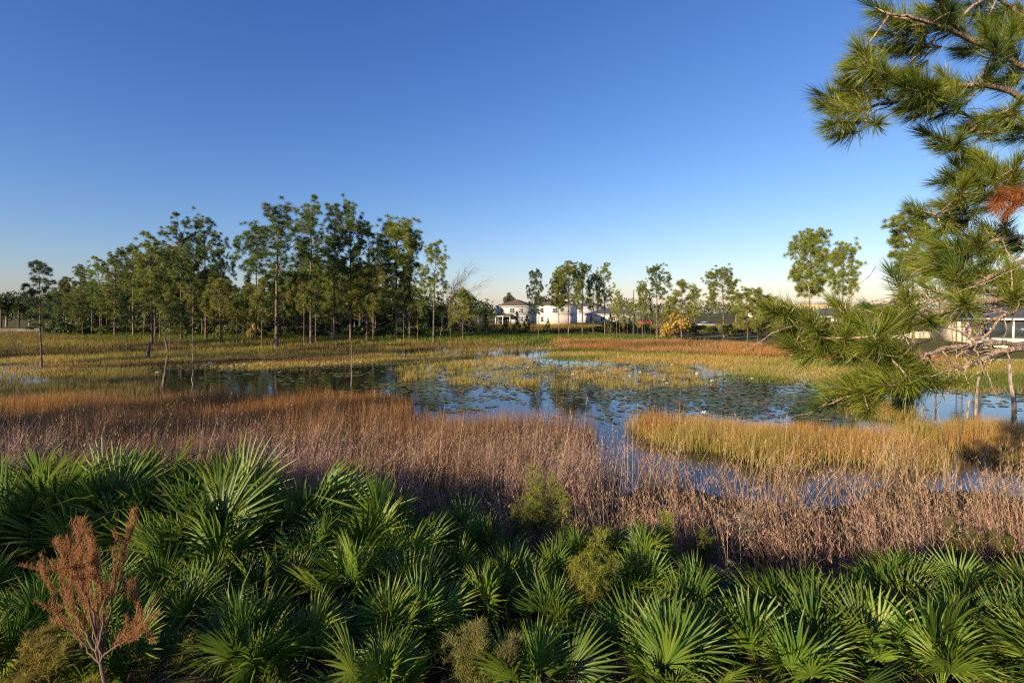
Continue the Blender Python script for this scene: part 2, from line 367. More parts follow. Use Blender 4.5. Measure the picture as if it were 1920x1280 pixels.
# foreground stalks: tall pinkish grass with feathery plumes, on the near shore and in the shallows
def stalks(name, label, n, region, hmean, cb, c1, c2, seed, lean, wind, plume=9, w=.0075, clump=9, keep=None):
    rng = np.random.default_rng(200 + seed)
    q, idx = sample(region, n, rng, clump, .16)
    if keep is not None: k_ = rng.random(len(q)) < keep(q[:, 0], q[:, 1]); q = q[k_]; idx = idx[k_]
    n = len(q); P = zbase(q)
    h = hmean * rng.uniform(.55, 1.2, n) * np.clip(rng.normal(.95, .25, idx.max() + 1), .4, 1.5)[idx] * (1 + .25 * nz(q[:, 0], q[:, 1], 1.7, seed + 2)); ca = rng.normal(wind, .7, idx.max() + 1)[idx]; az = ca + rng.normal(0, .5, n)
    cl = np.abs(rng.normal(0, lean, idx.max() + 1))[idx]; ln = np.abs(cl + rng.normal(0, lean * .5, n))
    t = np.clip(.5 + .55 * nz(q[:, 0], q[:, 1], 2., seed) + rng.normal(0, .2, n), 0, 1); tip = jit(mixc(c1, c2, t), n, rng)
    g = G(); blades(g, P, h, w, ln, az, jit(cb, n, rng), tip, 4, rng)
    if plume:
        m_ = n * plume; k_ = np.repeat(np.arange(n), plume); tt = rng.uniform(.55, 1.0, m_)
        off = ln[k_] * h[k_] * tt ** 1.8; zc = h[k_] * (tt - .35 * np.minimum(ln[k_], 1.2) ** 2 * tt ** 2)
        B = P[k_] + np.stack([np.cos(az[k_]) * off, np.sin(az[k_]) * off, zc], 1)
        blades(g, B, rng.uniform(.03, .085, m_), .011, rng.uniform(.2, 1.0, m_), rng.uniform(0, 6.28, m_), tip[k_], np.clip(tip[k_] * 1.12, 0, .9), 1, rng)
    m_ = int(n * 1.6); k_ = rng.integers(0, n, m_)      # basal leaves
    B = P[k_] + np.c_[rng.normal(0, .05, (m_, 2)), np.zeros(m_)]
    blades(g, B, h[k_] * rng.uniform(.3, .65, m_), .009, np.abs(rng.normal(.3, .25, m_)), rng.uniform(0, 6.28, m_), jit((.12, .10, .05), m_, rng), jit(mixc(cb, c1, rng.random(m_)), m_, rng), 2, rng)
    return tag(link(name, g.mesh(name, M_grass)), label, 'grass', kind='stuff')
left = wpoly([(-500, 880), (700, 868), (1080, 862), (1160, 905), (1100, 990), (500, 985), (-500, 985)])
stalks('plume_grass', 'pinkish plume grass standing behind the palmettos, left and centre', 12500, left, 1.1, (.17, .12, .09), PURP, PINK, 1, .20, .3, clump=14, keep=lambda x, y: np.clip(.75 + .7 * nz(x, y, 1.5, 6), .15, 1))
right = wpoly([(1060, 890), (1300, 905), (1700, 905), (2300, 915), (2300, 1050), (1560, 1050), (1100, 1000)])
stalks('leaning_grass', 'sparse reddish stalks leaning over the shallow water, right foreground', 1500, right, 1.08, (.20, .13, .085), (.46, .25, .125), (.56, .36, .18), 2, .42, 2.6, plume=5, clump=13, keep=lambda x, y: np.clip(.4 + 1.0 * nz(x, y, 1.5, 4), .08, 1))
edge = [(-1.6, 8.4), (.6, 7.4), (2.6, 6.5), (9.5, 6.0), (11, 8.4), (5, 8.8), (0, 9.4)]
stalks('bank_stalks', 'dense pale pink grass on the near shore right of centre', 2300, edge, .88, (.2, .14, .10), PINK, (.52, .34, .19), 3, .55, 2.8, plume=6)

tall = wpoly([(-300, 880), (700, 880), (1300, 900), (2200, 905), (2200, 1010), (1100, 1000), (500, 975), (-300, 975)])
stalks('tall_stalks', 'scattered tall pale straw stalks arching above the near grass', 1500, tall, 1.45, (.24, .17, .10), (.50, .36, .22), (.58, .42, .26), 4, .45, .2, clump=3, w=.0105)
# ------------------------------------------------------------------ water lilies
def pad_mesh(rng, r=.13):
    g = G(); n = 13; a = np.linspace(.18, 2 * np.pi - .18, n); rr = r * (1 + rng.normal(0, .04, n))
    zz = .006 + .012 * np.maximum(0, np.sin(a * 2 + rng.uniform(0, 6)))
    V = np.concatenate([[(0, 0, .006)], np.stack([np.cos(a) * rr, np.sin(a) * rr, zz], 1)])
    c = [(.10, .14, .035), (.14, .17, .05), (.075, .11, .035), (.12, .15, .04), (.09, .13, .04), (.20, .17, .05), (.19, .10, .045)][rng.integers(0, 7)]
    g.add(V, [(0, q, q + 1) for q in range(1, n)], jit(c, len(V), rng, .1, .03)); return g
rng = np.random.default_rng(5)
pads = []
zones = [([(700, 690), (1000, 680), (1330, 690), (1560, 722), (1640, 745), (1560, 775), (1300, 765), (1180, 745), (1000, 735), (760, 735)], 5200, 60, 1.2),
         ([(600, 722), (760, 720), (880, 740), (880, 768), (770, 770)], 340, 40, .6),
         ([(300, 690), (620, 684), (720, 700), (600, 712), (330, 712)], 620, 40, .9),
         ([(880, 740), (1200, 745), (1500, 770), (1180, 790), (960, 765)], 210, 18, .7),
         ([(1150, 720), (1420, 730), (1600, 760), (1450, 782), (1240, 770)], 900, 40, .8),
         ([(1740, 735), (1960, 735), (1960, 760), (1760, 770)], 120, 20, .7)]
for pp, n, cl, sp in zones:
    q, _ = sample(wpoly(pp), n, rng, cl, sp); pads.append(q)
pads = np.concatenate(pads); pads = pads[height(pads[:, 0], pads[:, 1]) < -.05]
pads = pads[np.argsort(pads[:, 1])]
keep = []; cell = {}
for q in pads:                                  # pads may touch but do not stack up
    kx, ky = int(q[0] / .22), int(q[1] / .22)
    if any(np.hypot(*(q - o_)) < .15 for dx in (-1, 0, 1) for dy in (-1, 0, 1) for o_ in cell.get((kx + dx, ky + dy), ())): continue
    cell.setdefault((kx, ky), []).append(q); keep.append(q)
pads = np.array(keep)
pm = [pad_mesh(rng) for _ in range(14)]; pmm = [a_.mesh('lily_pad', M_pad) for a_ in pm]
near = pads[:300]; rest = pads[300:]
for q in near:
    o = link('lily_pad', pmm[rng.integers(0, 14)]); o.location = (q[0], q[1], .004); s_ = rng.uniform(.45, 1.45)
    o.scale = (s_, s_, s_); o.rotation_euler = (rng.normal(0, .02), rng.normal(0, .02), rng.uniform(0, 6.28))
    tag(o, 'small round green water lily pad floating flat on the open pond', 'lily pad', 'lily pads floating nearest on the pond')
g = G()
for q in rest:
    a_ = pm[rng.integers(0, 14)]; th = rng.uniform(0, 6.28); s_ = rng.uniform(.4, 1.5); c_, d_ = math.cos(th), math.sin(th)
    v = a_.V[0] * s_; ti = rng.normal(0, .12)
    v = np.stack([v[:, 0] * c_ - v[:, 1] * d_, v[:, 0] * d_ + v[:, 1] * c_, v[:, 2] + ti * .3 * (v[:, 0] + .13)], 1); v[:, 2] = np.maximum(v[:, 2], .003)
    g.add(v + [q[0], q[1], 0], a_.T[0], a_.C[0])
tag(link('lily_pad_cover', g.mesh('lily_pad_cover', M_pad)), 'carpet of small lily pads covering the middle of the pond', 'lily pads', kind='stuff')
# white flowers
g = G()
for ring, (n, r, zt, ln) in enumerate([(8, .02, .05, .10), (7, .015, .085, .075), (5, .01, .10, .05)]):
    for q in range(n):
        a_ = 2 * np.pi * q / n + ring * .4; d = np.array([math.cos(a_), math.sin(a_), 0]); s = np.array([-d[1], d[0], 0])
        b0 = d * r + [0, 0, .01]; mid = d * (r + ln * .6) + [0, 0, .01 + zt * .45]; tip = d * (r + ln) + [0, 0, .01 + zt]
        g.add([b0, mid + s * .022, tip, mid - s * .022], [(0, 1, 2), (0, 2, 3)], (.82, .80, .74))
petals = g.mesh('petal', M_petal)
g = G(); g.tube([(0, 0, .01), (0, 0, .045), (0, 0, .055)], [.02, .022, .008], 6, (.75, .55, .08)); stamen = g.mesh('stamen', M_petal)
spots = [(380, 686), (385, 686), (393, 682), (397, 683), (443, 685), (458, 684), (489, 683), (497, 686), (538, 671), (604, 683), (630, 684), (676, 681), (697, 683), (523, 700), (294, 700), (1034, 677), (1074, 703), (1120, 700), (1134, 700), (1200, 700), (1244, 714), (1260, 686), (1306, 704), (1308, 701), (1335, 716), (1250, 720), (1320, 777), (1410, 712), (1620, 669), (1180, 707), (940, 676), (990, 690)]
for px, py in spots:
    x, y, z = gpt(px, py)
    o = thing('water_lily_flower', 'small white water lily blossom floating among the pads', 'flower', (x, y, .01), rng.uniform(0, 6), 'white water lily flowers')
    s_ = rng.uniform(1.0, 1.4); o.scale = (s_, s_, s_)
    link('petals', petals, o); link('stamen', stamen, o)
# ------------------------------------------------------------------ trees
def unit(v): return v / (np.linalg.norm(v) + 1e-9)
def tufts(g, P, D, r, nn, cols, rng, width=.038):
    """needle bursts: nn thin triangles round each point P, biased along D"""
    n = len(P); m_ = n * nn; k_ = np.repeat(np.arange(n), nn)
    d = rng.normal(0, 1, (m_, 3)); d /= np.linalg.norm(d, axis=1)[:, None]
    d = d + D[k_] * .45 + np.array([0, 0, .25]); d /= np.linalg.norm(d, axis=1)[:, None]
    ln = r * rng.uniform(.6, 1.15, m_)
    s = np.cross(d, rng.normal(0, 1, (m_, 3))); s /= np.linalg.norm(s, axis=1)[:, None] + 1e-9
    b = P[k_] + d * .06 * r
    tip = b + d * ln[:, None]; tip[:, 2] -= .12 * ln
    V = np.stack([b + s * width * r * .35, b - s * width * r * .35, b * .45 + tip * .55 + s * width * r, tip], 1).reshape(-1, 3)
    T = (np.arange(m_)[:, None, None] * 4 + np.array([(0, 1, 2), (1, 3, 2)])[None]).reshape(-1, 3)
    C = np.repeat(jit(cols[k_], m_, rng, .15, .05), 4, 0)
    g.add(V, T, C)
def pine(seed, H=17., crown0=.5, cw=2.6, shape='open', nl=34, tr=.42, nn=26, ca=(.075, .115, .02), cb_=(.17, .19, .03), r0=None, lean=0.0, dead=5, per=5):
    rng = np.random.default_rng(seed); tg, lg, cg = G(), G(), G()
    n = 10; t = np.linspace(0, 1, n); wob = np.cumsum(rng.normal(0, .012 * H, (n, 2)), 0) * t[:, None] * .35
    trunk = np.c_[wob[:, 0] + lean * H * t ** 1.5, wob[:, 1], t * H]
    r0 = r0 or H * .0105; rr = r0 * (1 - t) ** .75 + .02; rr[0] *= 1.25; trunk[0, 2] = -.3
    tg.tube(trunk, rr, 8, (.2, .15, .1))
    def tp(u): return np.array([np.interp(u, t, trunk[:, q]) for q in range(3)])
    P, D = [], []
    for q in range(nl):
        v = (q + rng.random()) / nl; u = crown0 + (0.985 - crown0) * v
        if shape == 'round': prof = math.sin(math.pi * (.12 + .80 * v)) ** .6
        elif shape == 'young': prof = (1 - v) ** .75 + .12
        elif shape == 'flat': prof = .35 + .75 * v ** .7 if v < .85 else .75
        else: prof = (.45 + .7 * math.sin(math.pi * (.1 + .8 * v))) * rng.uniform(.45, 1.15)
        ln = cw * prof * rng.uniform(.75, 1.15); az = q * 2.4 + rng.normal(0, .5); el = math.radians(np.interp(v, [0, .5, 1], [2, 22, 62]) + rng.normal(0, 10))
        b = tp(u); d = np.array([math.cos(az) * math.cos(el), math.sin(az) * math.cos(el), math.sin(el)])
        s = np.linspace(0, 1, 5)[:, None]; curve = b + d * ln * s + np.array([0, 0, .22 * ln]) * s ** 2 + rng.normal(0, .03 * ln, (5, 3)) * s
        br = max(.018, r0 * .34 * (ln / cw) ** .7); lg.tube(curve, np.linspace(br, .012, 5), 4, (.2, .15, .1), False)
        nt_ = max(2, int((per + .3) * ln / cw + rng.random()))
        P.append(curve[-1]); D.append(unit(curve[-1] - curve[-2]))
        for w_ in range(nt_):
            f = rng.uniform(.5, 1.0); p0 = np.array([np.interp(f, s[:, 0], curve[:, k]) for k in range(3)])
            dd = unit(unit(curve[-1] - curve[0]) * .6 + rng.normal(0, .6, 3) + [0, 0, .35]); L_ = ln * rng.uniform(.16, .36) + .12
            p1 = p0 + dd * L_; lg.tube([p0, (p0 + p1) / 2 + [0, 0, -.03], p1], [br * .45, .012, .008], 3, (.2, .15, .1), False)
            for e in range(rng.integers(1, 3)):
                P.append(p1 + rng.normal(0, tr * .9, 3) * (e > 0)); D.append(dd)
    P.append(tp(1.0)); D.append(np.array([0, 0, 1.]))
    P = np.array(P); D = np.array(D)
    tt = np.clip(rng.normal(.45, .28, len(P)), 0, 1)
    tufts(cg, P, D, tr * 1.12, int(nn * 3.2), mixc(ca, cb_, tt), rng)
    for q in range(dead):                                   # bare stubs under the crown
        u = rng.uniform(crown0 * .35, crown0); az = rng.uniform(0, 6.28); ln = rng.uniform(.4, 1.5); b = tp(u)
        d = np.array([math.cos(az), math.sin(az), rng.uniform(-.25, .35)]); lg.tube([b, b + d * ln * .5, b + d * ln + [0, 0, .1]], [.03, .02, .008], 3, (.2, .15, .1), False)
    return (H, tg.mesh('trunk', M_bark, True), lg.mesh('limbs', M_bark), cg.mesh('crown', M_needle))
DK, MD, YG = (.075, .125, .020), (.165, .225, .030), (.30, .30, .035)
PV = {'open1': pine(1, 17.5, .55, 3.4, 'open', 33, .52, 30, DK, MD), 'open2': pine(2, 17, .50, 2.9, 'open', 34, .50, 30, DK, MD),
      'open3': pine(3, 16, .58, 2.7, 'open', 29, .50, 30, DK, (.14, .19, .03)), 'open4': pine(4, 15, .46, 2.6, 'open', 32, .48, 28, MD, (.24, .26, .035)),
      'round1': pine(5, 14, .42, 3.5, 'round', 50, .48, 32, (.09, .14, .02), (.26, .28, .035), per=6), 'round2': pine(6, 13, .48, 3.0, 'round', 42, .46, 30, MD, (.25, .27, .03), per=6),
      'flat1': pine(7, 14, .55, 3.0, 'flat', 44, .52, 30, MD, (.22, .25, .03), per=6), 'flat2': pine(17, 14, .48, 3.2, 'flat', 64, .54, 30, MD, (.25, .27, .03), per=6), 'slim1': pine(8, 13, .35, 1.7, 'open', 34, .36, 26, (.03, .055, .016), (.06, .09, .02), r0=.10),
      'slim2': pine(9, 12, .40, 1.5, 'open', 28, .36, 26, MD, YG, r0=.09), 'young1': pine(10, 7.5, .40, 1.7, 'round', 30, .34, 26, (.12, .15, .02), YG, r0=.07, dead=4),
      'young2': pine(12, 8, .5, 1.4, 'open', 24, .34, 26, MD, (.20, .19, .022), r0=.07, dead=6), 'sapling': pine(13, 4.5, .12, 1.25, 'young', 34, .26, 24, (.04, .07, .016), MD, r0=.055, dead=0),
      'dense1': pine(14, 15, .25, 2.6, 'open', 56, .46, 28, (.08, .12, .02), (.20, .22, .03), per=5), 'dense2': pine(15, 12, .2, 2.4, 'young', 54, .44, 28, (.08, .13, .02), (.22, .23, .03), per=5)}
def put_pine(var, x, y, H, rz, wf=1.0, label=None, group=None, z=None, tilt=(0, 0), name='pine_tree'):
    h0, a_, b_, c_ = PV[var]; z = max(hz(x, y), -.3) if z is None else z
    o = thing(name, label, 'tree', (x, y, z), rz, group); s = H / h0; o.scale = (s * wf, s * wf, s)
    o.rotation_euler = (tilt[0], tilt[1], rz)
    link('trunk', a_, o); link('limbs', b_, o); link('crown', c_, o)
    return o
def pine_px(px, bpy_, tpy, var, wf=1.0, label=None, group=None, rz=None, tilt=(0, 0)):
    x, y, z = gpt(px, bpy_); H = (CAMZ - z - (tpy - HOR) / F * y) * .94
    return put_pine(var, x, y, H, RNG.uniform(0, 6.28) if rz is None else rz, wf, label, group, max(z, -.1), tilt)
for a_ in [
    (78, 690, 487, 'slim1', 1.0, 'lone slender pine standing in the shallow pool at far left'),
    (340, 640, 426, 'open1', .9, 'tall open-crowned pine left of the grove gap'),
    (386, 638, 423, 'open2', .9, 'tall narrow pine just right of the open-crowned one, left of the grove gap'),
    (415, 640, 466, 'open3', .7, 'thin pine with ragged crown at the left edge of the grove gap'),
    (285, 646, 447, 'open4', 1.0, 'full pine sloping the grove skyline down to the left'),
    (250, 634, 462, 'open3', 1.0, 'pine with rounded top in the left half of the grove'),
    (215, 632, 482, 'dense1', .9, 'leafy pine reaching low, left part of the grove'),
    (188, 628, 489, 'open4', 1.0, 'pine with flat dark top near the left end of the grove'),
    (150, 626, 503, 'dense1', 1.0, 'broad bushy pine at the left end of the grove'),
    (120, 624, 520, 'dense2', 1.1, 'lowest bushy pine ending the grove at left'),
    (518, 652, 401, 'open2', 1.25, 'large pine nearest the water, standing alone right of the grove gap'),
    (480, 640, 425, 'open3', .9, 'pine with spreading limbs on the left side of the large front pine'),
    (583, 643, 398, 'open1', 1.0, 'one of the two tallest pines, the left one with wide crown'),
    (626, 642, 398, 'open2', .85, 'one of the two tallest pines, the right narrow one'),
    (657, 641, 404, 'open1', .8, 'tall dark pine just right of the two tallest'),
    (688, 640, 424, 'open4', .8, 'narrow pine on the right shoulder of the tall pine group'),
    (743, 639, 431, 'flat1', 1.15, 'pine with dark spreading top and long bare trunk, right part of grove'),
    (768, 638, 452, 'open3', .9, 'leaning pine beside the spreading dark-topped one'),
    (700, 643, 505, 'young1', 1.2, 'bright green young pine in front of the tall grove'),
    (813, 642, 459, 'open4', .95, 'lit pine at the right end of the grove, beside the bare tree'),
    (1000, 632, 506, 'slim1', .75, 'dark thin pine in front of the grey house, left of a pair'),
    (1010, 634, 503, 'slim1', .6, 'dark thin pine in front of the grey house, right of a pair'),
    (1066, 632, 502, 'round1', 1.05, 'dense round-crowned pine right of the houses'),
    (1092, 630, 496, 'open3', .85, 'taller pine rising behind the dense round one'),
    (1048, 630, 512, 'round2', .7, 'pine filling the left side of the dense round crown'),
    (1112, 630, 522, 'round2', .65, 'pine filling the right side of the dense round crown'),
    (1134, 630, 500, 'open4', .85, 'pointed pine standing just right of the dense round one'),
    (1156, 634, 545, 'slim2', .9, 'short thin pine among the bare trunks right of centre'),
    (1232, 636, 499, 'open3', .95, 'tall pine with forked airy crown above bare trunks, right of centre'),
    (1205, 636, 538, 'flat1', .6, 'smaller flat pine left of the forked airy one'),
    (1278, 648, 534, 'young2', 1.3, 'yellowish pine with foliage nearly to the ground, in the orange grass'),
    (1302, 636, 534, 'slim2', 1.2, 'slim yellow-green pine right of the yellowish one'),
    (1357, 637, 512, 'round2', 1.1, 'round-topped pine with straight lit trunk, right of centre'),
    (1402, 662, 548, 'young1', .95, 'young pine with bare lower trunk in the orange grass, left of three'),
    (1421, 656, 549, 'young2', 1.2, 'young pine in the orange grass, middle of three'),
    (1437, 652, 560, 'young1', 1.0, 'young pine in the orange grass, right of three'),
    (1519, 640, 457, 'flat2', .95, 'large spreading pine in front of the timber frame'),
    (1580, 642, 474, 'flat1', .85, 'pine beside the large spreading one, touching its crown'),
    (1712, 648, 424, 'flat1', 1.1, 'pine with layered open crown seen behind the near boughs'),
    (1793, 672, 470, 'open3', .6, 'twin-trunk pine on the lawn edge, left stem'),
    (1804, 673, 460, 'open4', .6, 'twin-trunk pine on the lawn edge, right stem'),
    (1834, 664, 560, 'slim2', .8, 'thin young pine on the lawn before the right house')]:
    pine_px(*a_[:5], label=a_[5], group='pines round the pond')
# thin trunks in the grove and along the bank
rr_ = np.random.default_rng(77)
YP = sorted([(238, 658, 560), (292, 647, 520), (318, 662, 545), (335, 667, 575), (362, 640, 500), (402, 641, 520), (412, 648, 532), (444, 642, 545), (456, 646, 560), (470, 646, 540), (491, 652, 530), (532, 643, 540), (570, 644, 520), (592, 643, 500), (641, 641, 500), (757, 640, 520), (783, 640, 545), (200, 628, 545), (270, 634, 540), (845, 640, 565), (868, 640, 548), (300, 640, 530)])
for q_, (px, b_, t_) in enumerate(YP):
    v = ['young1', 'young2', 'slim2', 'young2'][rr_.integers(0, 4)]
    pine_px(px, b_, t_, v, rr_.uniform(.75, 1.1), 'slender young pine with thin bare stem, %s from the left along the grove front' % ORD[q_], 'young pines at the front of the left grove')
for q_, px in enumerate(np.linspace(1160, 1262, 13)):
    pine_px(px + rr_.normal(0, 2), 633 + rr_.uniform(-3, 3), rr_.uniform(540, 585), 'slim2', rr_.uniform(.45, .7), 'thin dark-stemmed pine, %s from the left in the trunk row right of centre' % ORD[q_], 'thin pines in a row right of centre')
# the depth of the grove
n = 0
while n < 105:
    y = rr_.uniform(72, 135); px = rr_.uniform(90, 800); x = (px - CX) / F * y
    top = np.interp(px, [90, 200, 330, 440, 600, 760, 810], [545, 515, 470, 530, 480, 520, 570]) + rr_.uniform(0, 45)
    H = CAMZ - .4 - (top - HOR) / F * y
    put_pine(['open4', 'dense1', 'open3', 'dense2', 'open2', 'young1'][rr_.integers(0, 6)], x, y, H, rr_.uniform(0, 6.28), rr_.uniform(.8, 1.15), 'pine deep inside the dense grove on the left shore', 'pines inside the left grove'); n += 1
for q_, (px, b_, t_) in enumerate([(880, 632, 575), (910, 631, 588), (947, 626, 592), (969, 626, 584), (987, 626, 591), (1027, 622, 597), (1145, 628, 588), (1186, 622, 575)]):
    pine_px(px, b_, t_, 'sapling', rr_.uniform(.55, .8), 'bushy young pine sapling, %s from the left before the pale houses' % ORD[q_], 'saplings before the houses')
# shading pines standing outside the frame, left of the viewer
for x, y, H, v in [(-53, -2, 17, 'open2'), (-58, 8, 17, 'open3'), (-62, 16, 16, 'open1'), (-70, 24, 17, 'dense1'), (-75, 30, 17, 'open2')]:
    put_pine(v, x, y, H, rr_.uniform(0, 6.28), 1.0, 'pine on the near bank outside the left edge of the view', 'pines beside the viewer, out of frame')

# ragged trees behind the viewer whose shadow lies over the palmettos
for k, (x, y, H, v) in enumerate([(-28.2, -9.1, 6.8, 'dense2'), (-25.5, -12.9, 6.0, 'round1'), (-17, -19, 5.4, 'dense2'), (-21.8, -15.8, 6.1, 'dense2'), (-31.5, -4.5, 6.9, 'round2'), (-33.5, 0.1, 6.6, 'round1')]):
    put_pine(v, x, y, H, k * 1.1, 1.35, 'bushy pine behind the viewer, out of frame', 'pines behind the viewer, out of frame')
# bare tree and dead saplings
def bare(seed, H, r, levels=4, spread=.5, bend=(0, 0), side=4):
    rng = np.random.default_rng(seed); g = G()
    def grow(p, d, ln, rad, lv):
        n = 5; pts = [p]
        for q in range(n - 1):
            d = unit(d + rng.normal(0, .1, 3) + np.array([bend[0], bend[1], .05]) * .12); pts.append(pts[-1] + d * ln / (n - 1))
        g.tube(pts, np.linspace(rad, rad * .55, n), 4, (.2, .17, .14), False)
        if lv > 0:
            for q in range(side):
                k = rng.integers(1, n); grow(pts[k], unit(d + rng.normal(0, spread, 3)), ln * rng.uniform(.5, .75), rad * .5, lv - 1)
            grow(pts[-1], d, ln * .7, rad * .55, lv - 1)
    grow(np.array([0, 0, -.2]), np.array([0, 0, 1.]), H * .42, r, levels); return g
x, y, z = gpt(824, 636)
o = thing('bare_tree', 'leafless grey tree with arching fine twigs at the right end of the grove', 'tree', (x, y, z)); o.scale = (1, 1, 1.05)
link('branches', bare(3, 11.5, .11, 4, .34, (.30, -.05), 4).mesh('branches', M_grey_wood), o)
for px, b_, t_, sd, lab in [(659, 723, 645, 5, 'bare white sapling standing in the water left of centre'), (361, 722, 636, 6, 'thin pale dead sapling beside the wooden post'), (1238, 634, 565, 7, 'pale dead stem among thin pines right of centre')]:
    x, y, z = gpt(px, b_); H = CAMZ - z - (t_ - HOR) / F * y
    o = thing('dead_sapling', lab, 'tree', (x, y, min(z, 0)))
    g = G(); rng = np.random.default_rng(sd); pts = np.array([(rng.normal(0, .02), rng.normal(0, .02), H * q / 7 - .1 * (q == 0)) for q in range(8)]); g.tube(pts, np.linspace(.032, .008, 8), 5, (.5, .45, .4))
    link('stem', g.mesh('stem', M_grey_wood), o); g = G()
    for q in range(9):
        b0 = pts[rng.integers(2, 8)]; a_ = rng.uniform(0, 6.28); d = np.array([math.cos(a_) * .5, math.sin(a_) * .5, .8]) * rng.uniform(.15, .5); g.tube([b0, b0 + d * .5, b0 + d], [.01, .007, .004], 3, (.5, .45, .4), False)
    link('twigs', g.mesh('twigs', M_grey_wood), o)
# weathered posts and snags in the marsh
for px, b_, t_, r_, lab, nm in [(305, 726, 669, .075, 'weathered wooden post standing in the dark water at left', 'wooden_post'), (278, 672, 642, .11, 'dark broken post in the grass behind the wooden post', 'wooden_post'), (316, 662, 634, .10, 'short dark stump beside a thin pine at left', 'tree_stump'), (1829, 778, 706, .05, 'thin pale snag leaning in the right-hand water', 'dead_snag'), (1902, 768, 682, .08, 'taller grey snag in the water at the right edge', 'dead_snag'), (1755, 765, 742, .035, 'small dark stub poking from the right-hand water', 'dead_snag'), (1690, 775, 738, .09, 'brown stump on the small sedge island under the pine bough', 'tree_stump'), (1813, 784, 750, .04, 'short grey stake beside the thin pale snag', 'dead_snag')]:
    x, y, z = gpt(px, b_); H = CAMZ - z - (t_ - HOR) / F * y; rng = np.random.default_rng(int(px)); g = G()
    n = 7; t = np.linspace(0, 1, n); lx = rng.normal(0, .10) * H
    g.tube(np.c_[lx * t + rng.normal(0, .012, n), rng.normal(0, .012, n), t * H - .25 * (t == 0)], r_ * (1.15 - .35 * t) * rng.uniform(.9, 1.1, n), 8, (.3, .25, .2))
    for q in range(3): g.tube([(lx, 0, H * .98), (lx + rng.normal(0, r_ * .5), rng.normal(0, r_ * .5), H * .98 + r_ * rng.uniform(.5, 1.6))], [r_ * .35, .004], 4, (.3, .25, .2))
    tag(link(nm, g.mesh(nm, M_grey_wood if px > 1780 else M_dark_wood, True)), lab, 'post' if 'post' in nm else 'snag').location = (x, y, min(z, 0))

# ------------------------------------------------------------------ shrubs, palms and the far woods
def leaf_cloud(g, cen, rad, n, size, c0, c1, rng, lumps=9):
    L_ = rng.normal(0, 1, (lumps, 3)); L_ /= np.linalg.norm(L_, axis=1)[:, None]; L_ = cen + L_ * np.array(rad) * rng.uniform(.35, .75, (lumps, 1)); L_[:, 2] = np.maximum(L_[:, 2], .1)
    lr = rng.uniform(.28, .5, lumps); k_ = rng.integers(0, lumps, n)
    d = rng.normal(0, 1, (n, 3)); d /= np.linalg.norm(d, axis=1)[:, None]
    P = L_[k_] + d * (np.array(rad) * lr[k_][:, None]) * rng.uniform(.5, 1.05, (n, 1)) ** .6; P[:, 2] = np.maximum(P[:, 2], .02)
    a = rng.normal(0, 1, (n, 3)); a /= np.linalg.norm(a, axis=1)[:, None]; b = np.cross(a, d + rng.normal(0, .5, (n, 3))); b /= np.linalg.norm(b, axis=1)[:, None] + 1e-9
    s = size * rng.uniform(.6, 1.3, (n, 1))
    V = np.stack([P - a * s * .5, P + b * s * .28, P + a * s * .5, P - b * s * .28], 1).reshape(-1, 3)
    T = (np.arange(n)[:, None, None] * 4 + np.array([(0, 1, 2), (0, 2, 3)])[None]).reshape(-1, 3)
    tt = np.clip(rng.random(lumps)[k_] * .7 + rng.random(n) * .3, 0, 1)
    g.add(V, T, np.repeat(jit(mixc(c0, c1, tt), n, rng, .2, .05), 4, 0))
BV = []
for q, (c0, c1) in enumerate([((.045, .075, .018), (.11, .15, .03)), ((.06, .09, .02), (.15, .17, .03)), ((.20, .15, .03), (.34, .22, .035)), ((.035, .06, .018), (.08, .11, .025))]):
    rng = np.random.default_rng(60 + q); g = G(); leaf_cloud(g, np.array([0, 0, .8]), (1.2, 1.2, .85), 1500, .20, c0, c1, rng, 12)
    s = G()
    for k in range(6):
        a_ = rng.uniform(0, 6.28); s.tube([(0, 0, -.1), (math.cos(a_) * .3, math.sin(a_) * .3, .5), (math.cos(a_) * .7, math.sin(a_) * .7, 1.1)], [.04, .025, .01], 4, (.2, .15, .1), False)
    BV.append((g.mesh('foliage', M_leaf), s.mesh('stems', M_twig)))
def bush(x, y, h, w, v, label, group=None):
    o = thing('shrub', label, 'shrub', (x, y, hz(x, y)), RNG.uniform(0, 6.28), group); o.scale = (w / 2.4, w / 2.4, h / 1.65)
    link('foliage', BV[v][0], o); link('stems', BV[v][1], o)
